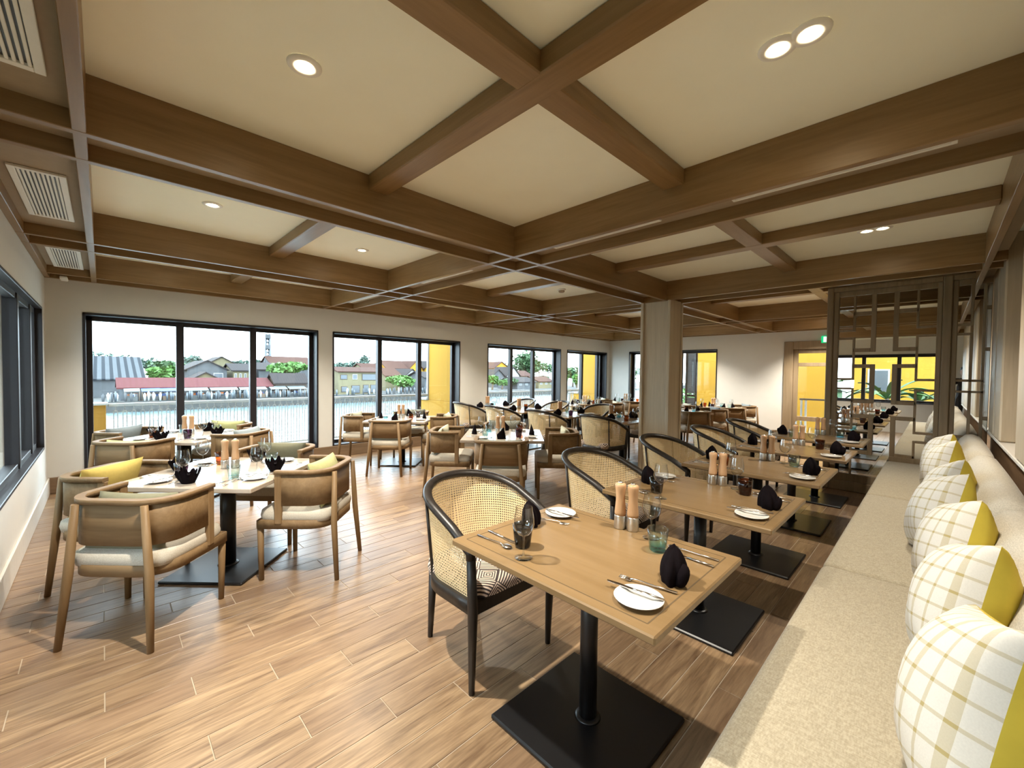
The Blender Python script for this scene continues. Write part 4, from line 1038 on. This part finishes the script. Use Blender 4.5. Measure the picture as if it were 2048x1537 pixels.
# market stalls under the red roof
rs = random.Random(3)
for i, (a, b, mm, cn) in enumerate(((1.6, 2.9, M_canvas, 'pale grey'), (3.0, 4.6, M_tarp, 'bright blue'), (4.6, 6.3, M_tarp, 'blue'), (6.6, 9.0, M_canvas, 'grey'), (9.2, 12.0, M_canvas, 'wide grey'), (12.2, 15.2, M_canvas, 'long grey'), (15.6, 17.6, M_canvas, 'short grey'), (17.8, 20.0, M_canvas, 'white'))):
    y0, zt_ = E(a, -.72); y1 = E(b, 0)[0]; zg = E(0, -2.05)[1]
    r = tag(empty('market_stall', (XQ-1.8, (y0+y1)/2, zg)), cn + ' awning over a market stall, ' + ['by the ribbed hall', 'second from the ribbed hall', 'with the orange cloth', 'in mid market', 'just past mid market', 'below the pale gable', 'by the pavilion', 'beyond the pavilion'][i], 'market stall', 'market stalls along the quay')
    w = (y1-y0)/2; h = zt_-zg
    V = [(1.0, -w, h-.55), (1.0, w, h-.5), (-1.1, w, h+.1), (-1.1, -w, h+.05)]
    q = MB(); q.raw(V + [(x, y, z+.06) for x, y, z in V], [(3, 2, 1, 0), (4, 5, 6, 7)] + [(k2, (k2+1) % 4, (k2+1) % 4+4, k2+4) for k2 in range(4)]); q.build('awning', mm, r)
    for s in (-w+.1, w-.1): q = MB(); q.tube([(.9, s, 0), (.9, s, h-.5)], .05, 6); q.build('post', M_bark, r)
    q = MB(); q.box(-.6, .6, -w+.3, w-.3, 0, .75, .02); q.build('counter', [M_canvas, M_grey, M_bark][i % 3], r)
    q = MB()
    for k2 in range(14): 
        cx_, cy_2 = rs.uniform(-.5, .5), rs.uniform(-w+.4, w-.4); sz = rs.uniform(.12, .3); q.box(cx_-sz, cx_+sz, cy_2-sz, cy_2+sz, .75, .75+rs.uniform(.15, .6), .02, rs.randrange(4))
    tag(q.build('goods', [M_wext, M_tarp, M_orange, M_dkwin], r), kind='stuff')
q = MB()
for k2 in range(120):
    a = rs.uniform(-.3, 41); y_, _ = E(a, 0); zg = E(0, -2.05)[1]; x_ = XQ-rs.uniform(.1, .5); hgt = rs.uniform(1.3, 1.75)
    q.tube([(x_, y_, zg), (x_, y_, zg+hgt*.5), (x_, y_, zg+hgt*.82), (x_, y_, zg+hgt*.86), (x_, y_, zg+hgt)], [.14, .20, .22, .10, .10], 6, rs.randrange(4))
tag(q.build('crowd', [M_wext, M_dkwin, M_dkwin, M_grey]), 'distant shoppers and parked mopeds along the far quay', 'crowd', kind='stuff')
# mast
y_ = E(15.1, 0)[0]; zb = E(0, -2.05)[1]; zt_ = E(0, 6.1)[1]
r = tag(empty('radio_mast', (XQ-60, y_*1.625, zb)), 'slim lattice radio mast on the skyline', 'mast'); hh = (zt_-1.45)*1.625+1.45-zb
for (a, b) in ((.9, .9), (-.9, .9), (0, -1)):
    q = MB(); q.tube([(a, b, 0), (a*.5, b*.5, hh)], .30, 5); q.build('leg', M_dkwin, r)
q = MB()
for k2 in range(16):
    z = hh*k2/16; f = 1-.5*k2/16; q.tube([(.9*f, .9*f, z), (-.9*f, .9*f, z+hh/16)], .16, 4); q.tube([(-.9*f, .9*f, z), (0, -f, z+hh/16)], .16, 4); q.tube([(0, -f, z), (.9*f, .9*f, z+hh/16)], .16, 4)
tag(q.build('bracing', M_dkwin, r), kind='stuff')
for z in (.55, .75, .95): q = MB(); q.box(-.8, .8, -.7, .7, hh*z-.7, hh*z+.7, .1); q.build('antenna', M_grey, r)
# trees
def leaves(q, n, cx, cy, cz, rx, ry, rz, s, rr, mi=0):
    for _ in range(n):
        while True:
            p = Vector((rr.uniform(-1, 1), rr.uniform(-1, 1), rr.uniform(-1, 1)))
            if .35 < p.length < 1: break
        c = Vector((cx+p.x*rx, cy+p.y*ry, cz+p.z*rz))
        a = Vector((rr.uniform(-1, 1), rr.uniform(-1, 1), rr.uniform(-.6, .6))).normalized(); b = a.cross(Vector((rr.uniform(-1, 1), rr.uniform(-1, 1), rr.uniform(-1, 1)))).normalized()
        k2 = s*rr.uniform(.6, 1.3)
        q.raw([c-a*k2, c+b*k2*.6, c+a*k2, c-b*k2*.6], [(0, 1, 2, 3)], mi)
random.seed(21)
def tree(y, z0, zt, wy, label, lm, x=0, blobs=7, n=110, seed=1, ls=.55, group='trees across the river', zc=None):
    rr = random.Random(seed); yc = E(y, 0, x)[0]; za = E(0, -2.05)[1]; zb_ = E(0, zt, x)[1]; w = wy*K*(96+x)/96
    r = tag(empty('tree', (XQ-x, yc, za)), label, 'tree', group); H = zb_-za
    q = MB(); q.tube([(0, 0, 0), (.1, .2, H*.4), (0, 0, H*.75)], [.35, .25, .08], 7)
    for k2 in range(4): a = k2*1.7; q.tube([(0, .1, H*.4), (math.cos(a)*w*.25, math.sin(a)*w*.3, H*.72)], [.14, .05], 5)
    q.build('trunk', M_bark, r)
    q = MB(); zlo = .42 if zc is None else zc
    for k2 in range(blobs):
        a = rr.uniform(0, 2*PI); d = rr.uniform(.1, .72)
        leaves(q, n, math.cos(a)*d*w*.4, math.sin(a)*d*w*.5, H*rr.uniform(zlo+.15, .84), w*.26, w*.28, H*(1-zlo)*.30, ls, rr)
    tag(q.build('crown', lm, r), kind='stuff')
tree(17.4, -1.9, 2.85, 5.2, 'bright green spreading tree beside the market', LEAF[0], 17, 9, 170, 2, .6, zc=.55)
tree(34.5, -1.7, .85, 5.6, 'bright green tree spreading over the quay', LEAF[0], 7, 9, 150, 5, .5, zc=.35)
tree(62.9, -1.5, 5.9, 5.5, 'tall airy tree between the village houses', LEAF[1], 48, 10, 130, 9, .9, zc=.35)
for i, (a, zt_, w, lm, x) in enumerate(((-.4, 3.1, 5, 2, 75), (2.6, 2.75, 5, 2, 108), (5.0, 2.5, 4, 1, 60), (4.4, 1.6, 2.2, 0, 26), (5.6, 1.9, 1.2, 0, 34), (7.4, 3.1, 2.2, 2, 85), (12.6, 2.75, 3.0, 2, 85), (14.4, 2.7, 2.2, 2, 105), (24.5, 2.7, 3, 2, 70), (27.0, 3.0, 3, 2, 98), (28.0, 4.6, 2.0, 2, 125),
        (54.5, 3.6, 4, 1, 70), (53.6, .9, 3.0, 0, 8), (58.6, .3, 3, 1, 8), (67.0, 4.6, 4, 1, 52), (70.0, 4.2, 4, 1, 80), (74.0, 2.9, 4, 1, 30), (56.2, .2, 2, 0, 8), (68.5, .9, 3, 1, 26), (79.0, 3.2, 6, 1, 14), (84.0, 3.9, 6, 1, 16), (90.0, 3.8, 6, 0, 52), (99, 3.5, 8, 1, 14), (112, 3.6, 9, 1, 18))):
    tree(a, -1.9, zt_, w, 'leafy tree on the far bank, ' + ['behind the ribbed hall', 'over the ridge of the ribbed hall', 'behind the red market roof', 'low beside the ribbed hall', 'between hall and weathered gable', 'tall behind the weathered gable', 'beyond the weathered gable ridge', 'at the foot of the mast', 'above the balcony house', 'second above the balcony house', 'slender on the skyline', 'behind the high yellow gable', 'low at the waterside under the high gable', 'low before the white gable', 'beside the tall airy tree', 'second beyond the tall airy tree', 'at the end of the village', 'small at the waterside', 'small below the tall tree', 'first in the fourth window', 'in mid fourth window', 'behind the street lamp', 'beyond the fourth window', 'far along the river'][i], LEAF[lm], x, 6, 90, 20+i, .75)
spots_ = ['over the balcony house', 'second past the balcony house', 'third past the balcony house', 'above the red roofs', 'behind the yellow gables', 'by the yellow pier', 'first of the village edge', 'second of the village edge', 'above the white gable', 'behind the low dark roof', 'before the far water bend', 'second at the water bend', 'third at the water bend', 'fourth at the water bend', 'fifth at the water bend', 'sixth at the water bend', 'last at the water bend']
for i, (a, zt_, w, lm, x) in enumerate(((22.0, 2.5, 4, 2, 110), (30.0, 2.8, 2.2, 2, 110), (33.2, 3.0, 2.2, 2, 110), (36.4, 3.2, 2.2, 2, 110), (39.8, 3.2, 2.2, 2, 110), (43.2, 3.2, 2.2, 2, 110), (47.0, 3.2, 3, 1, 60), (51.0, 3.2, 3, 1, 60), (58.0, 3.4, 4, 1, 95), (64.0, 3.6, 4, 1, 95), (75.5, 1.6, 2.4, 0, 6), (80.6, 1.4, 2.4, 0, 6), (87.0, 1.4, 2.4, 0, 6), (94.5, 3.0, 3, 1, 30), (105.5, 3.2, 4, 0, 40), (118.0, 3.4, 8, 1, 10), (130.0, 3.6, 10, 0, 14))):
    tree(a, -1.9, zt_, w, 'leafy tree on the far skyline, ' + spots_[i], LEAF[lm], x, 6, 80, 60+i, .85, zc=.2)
# waterside lamp outside the fourth window
r = tag(empty('street_lamp', (-14.0, 20.6, -4.0)), 'curved white street lamp outside the fourth river window', 'street lamp')
q = MB(); q.tube([(0, 0, 0), (0, 0, 5.6), (0, -.3, 6.4), (0, -1.1, 6.75)], [.09, .07, .05, .04], 8); q.build('pole', M_wext, r)
q = MB(); q.ellip(.10, .32, .05, T=Tr(0, -1.35, 6.76)); q.build('lamp_head', M_grey, r)

# terrace beyond the north wall
q = MB(); q.box(-5.28, 3.0, 13.3, 13.5, -.04, 5.0); struct(q.build('terrace_wall', M_yellow), 'yellow terrace wall beyond the glass door')
q = MB(); q.box(-8.4, 3.0, YN+.3, 22, -.25, -.04); struct(q.build('terrace_paving', M_stone))
def louvre(x0, x1, y, lab):
    r = tag(empty('louvred_shutter', (x0, y, 0)), lab, 'shutter'); w = x1-x0
    for (a, b) in ((0, .05), (w-.05, w)): q = MB(); q.box(a, b, 0, .04, -.035, 2.16, .004); q.build('stile', M_wood_out, r)
    for (c, d) in ((-.03, .06), (.30, .38), (.86, .92), (2.08, 2.16)): q = MB(); q.box(.05, w-.05, 0, .04, c, d, .004); q.build('rail', M_wood_out, r)
    q = MB(); q.raw([(.05, -.005, 0), (w-.05, -.005, 0), (w-.05, .04, .035), (.05, .04, .035), (.05, -.005, .006), (w-.05, -.005, .006), (w-.05, .04, .041), (.05, .04, .041)], [(3, 2, 1, 0), (4, 5, 6, 7), (0, 1, 5, 4), (1, 2, 6, 5), (2, 3, 7, 6), (3, 0, 4, 7)]); s0 = q.build('slat', M_wood_out, r)
    z = .07; k2 = 0
    while z < 2.05:
        if not (.83 < z < .92 or .27 < z < .38):
            o = s0 if k2 == 0 else s0.copy()
            if k2: COL.objects.link(o)
            o.location = (0, 0, z); k2 += 1
        z += .038
louvre(-4.92, -4.60, 11.62, 'brown louvred shutter folded open outside the far window')
r = tag(empty('terrace_handrail', (-2.3, 12.2, -.04)), 'white handrail with wooden top outside the glass door', 'handrail')
for x in (0, .09, 1.2): q = MB(); q.box(x-.02, x+.02, -.02, .02, 0, .92, .003); q.build('post', M_wext, r)
q = MB(); q.box(-.04, 1.4, -.035, .035, .92, .96, .006); q.build('top_rail', M_wood_out, r)
rr2 = random.Random(11)
r = tag(empty('terrace_shrub', (-6.3, 16.5, -.3)), 'bright green shrub beyond the far window', 'shrub')
q = MB(); leaves(q, 900, 0, 0, .7, 1.5, .8, .6, .12, rr2); tag(q.build('foliage', LEAF[0], r), kind='stuff'); q = MB(); q.tube([(0, 0, 0), (0, 0, .7)], .05, 6); q.build('stem', M_bark, r)

# courtyard behind the back window (seen in the mirror)
q = MB(); q.box(-9, 6, -14, YB-.2, -.3, -.1); struct(q.build('courtyard_lawn', plain('lawn', (0.027, 0.043, 0.019), .95, noise=.3, scale=6)), 'courtyard lawn')
hs = tag(empty('courtyard_house', (-.6, -9.6, 0)), 'yellow courtyard house reflected in the mirror', 'house')
q = MB(); q.box(-1.9, 4.5, -3, 0, -.1, 3.4); q.raw([(-1.9, 0, 3.4), (4.5, 0, 3.4), (1.3, 0, 4.6), (-1.9, -3, 3.4), (4.5, -3, 3.4), (1.3, -3, 4.6)], [(0, 1, 2), (5, 4, 3)]); q.build('walls', M_yellow, hs)
for s in (1, -1):
    q = MB(); a = [(1.3+s*3.5, .3, 3.3), (1.3, .3, 4.62), (1.3, -3.3, 4.62), (1.3+s*3.5, -3.3, 3.3)]
    q.raw(a + [(x, y, z+.12) for x, y, z in a], [(0, 1, 2, 3), (7, 6, 5, 4)] + [(i, i+4, (i+1) % 4+4, (i+1) % 4) for i in range(4)]); q.build('roof_slope', M_tile, hs)
q = MB(); q.lathe([(.42, 0), (.42, .05)], 28, T=Tr(.35, .0, 2.75, -PI/2)); f = q.build('round_window', M_wext, hs); q = MB(); q.lathe([(.34, .05), (.34, .06)], 28, T=Tr(.35, .0, 2.75, -PI/2)); q.build('pane', M_dkwin, f)
for x in (-1.1,): q = MB(); q.box(x-.35, x+.35, -.02, .05, .8, 1.8, .01); f = q.build('window', M_wext, hs); q = MB(); q.box(x-.29, x+.29, .045, .06, .86, 1.74); q.build('pane', M_dkwin, f)
def palm(x, y, h, seed, label):
    rr = random.Random(seed); r = tag(empty('leafy_palm', (x, y, -.1)), label, 'plant', 'courtyard plants')
    q = MB(); q.tube([(0, 0, 0), (.03, 0, h*.35)], [.06, .05], 7); q.build('stem', M_bark, r)
    for k2 in range(9):
        a = k2*2.4+rr.uniform(-.3, .3); ln = h*rr.uniform(.5, .75); lift = rr.uniform(.5, 1.1)
        q = MB(); V = []; F = []
        for i in range(7):
            t = i/6; d = ln*t*.8; z = h*.33 + ln*lift*t - ln*.55*t*t; w = .13*math.sin(PI*min(1, t*.95+.05))
            cx_, sx_ = math.cos(a), math.sin(a)
            V += [(cx_*d-sx_*w, sx_*d+cx_*w, z+.02), (cx_*d, sx_*d, z-.02), (cx_*d+sx_*w, sx_*d-cx_*w, z+.02)]
        for i in range(6): F += [(i*3, i*3+1, i*3+4, i*3+3), (i*3+1, i*3+2, i*3+5, i*3+4)]
        q.raw(V, F, 0, True); q.build('leaf', LEAF[rr.randrange(2)], r)
for i, (x, y, h) in enumerate(((-3.4, -6.0, 2.1), (-2.4, -5.4, 1.9), (-1.2, -5.8, 2.4), (.2, -5.2, 1.9), (-.4, -6.6, 2.1))):
    palm(x, y, h, i, 'broad-leaved courtyard plant reflected in the mirror, ' + ['outermost', 'beside the outermost', 'in front of the dark window', 'nearest the wall', 'under the round window'][i])
# neighbouring wall beyond the sliding window
q = MB(); q.box(-13.5, -3.0, -3.2, -3.0, -1, 5); struct(q.build('neighbour_wall', plain('pale_grey_render', (.42, .46, .44), .9)), 'pale neighbouring wall beyond the sliding window')
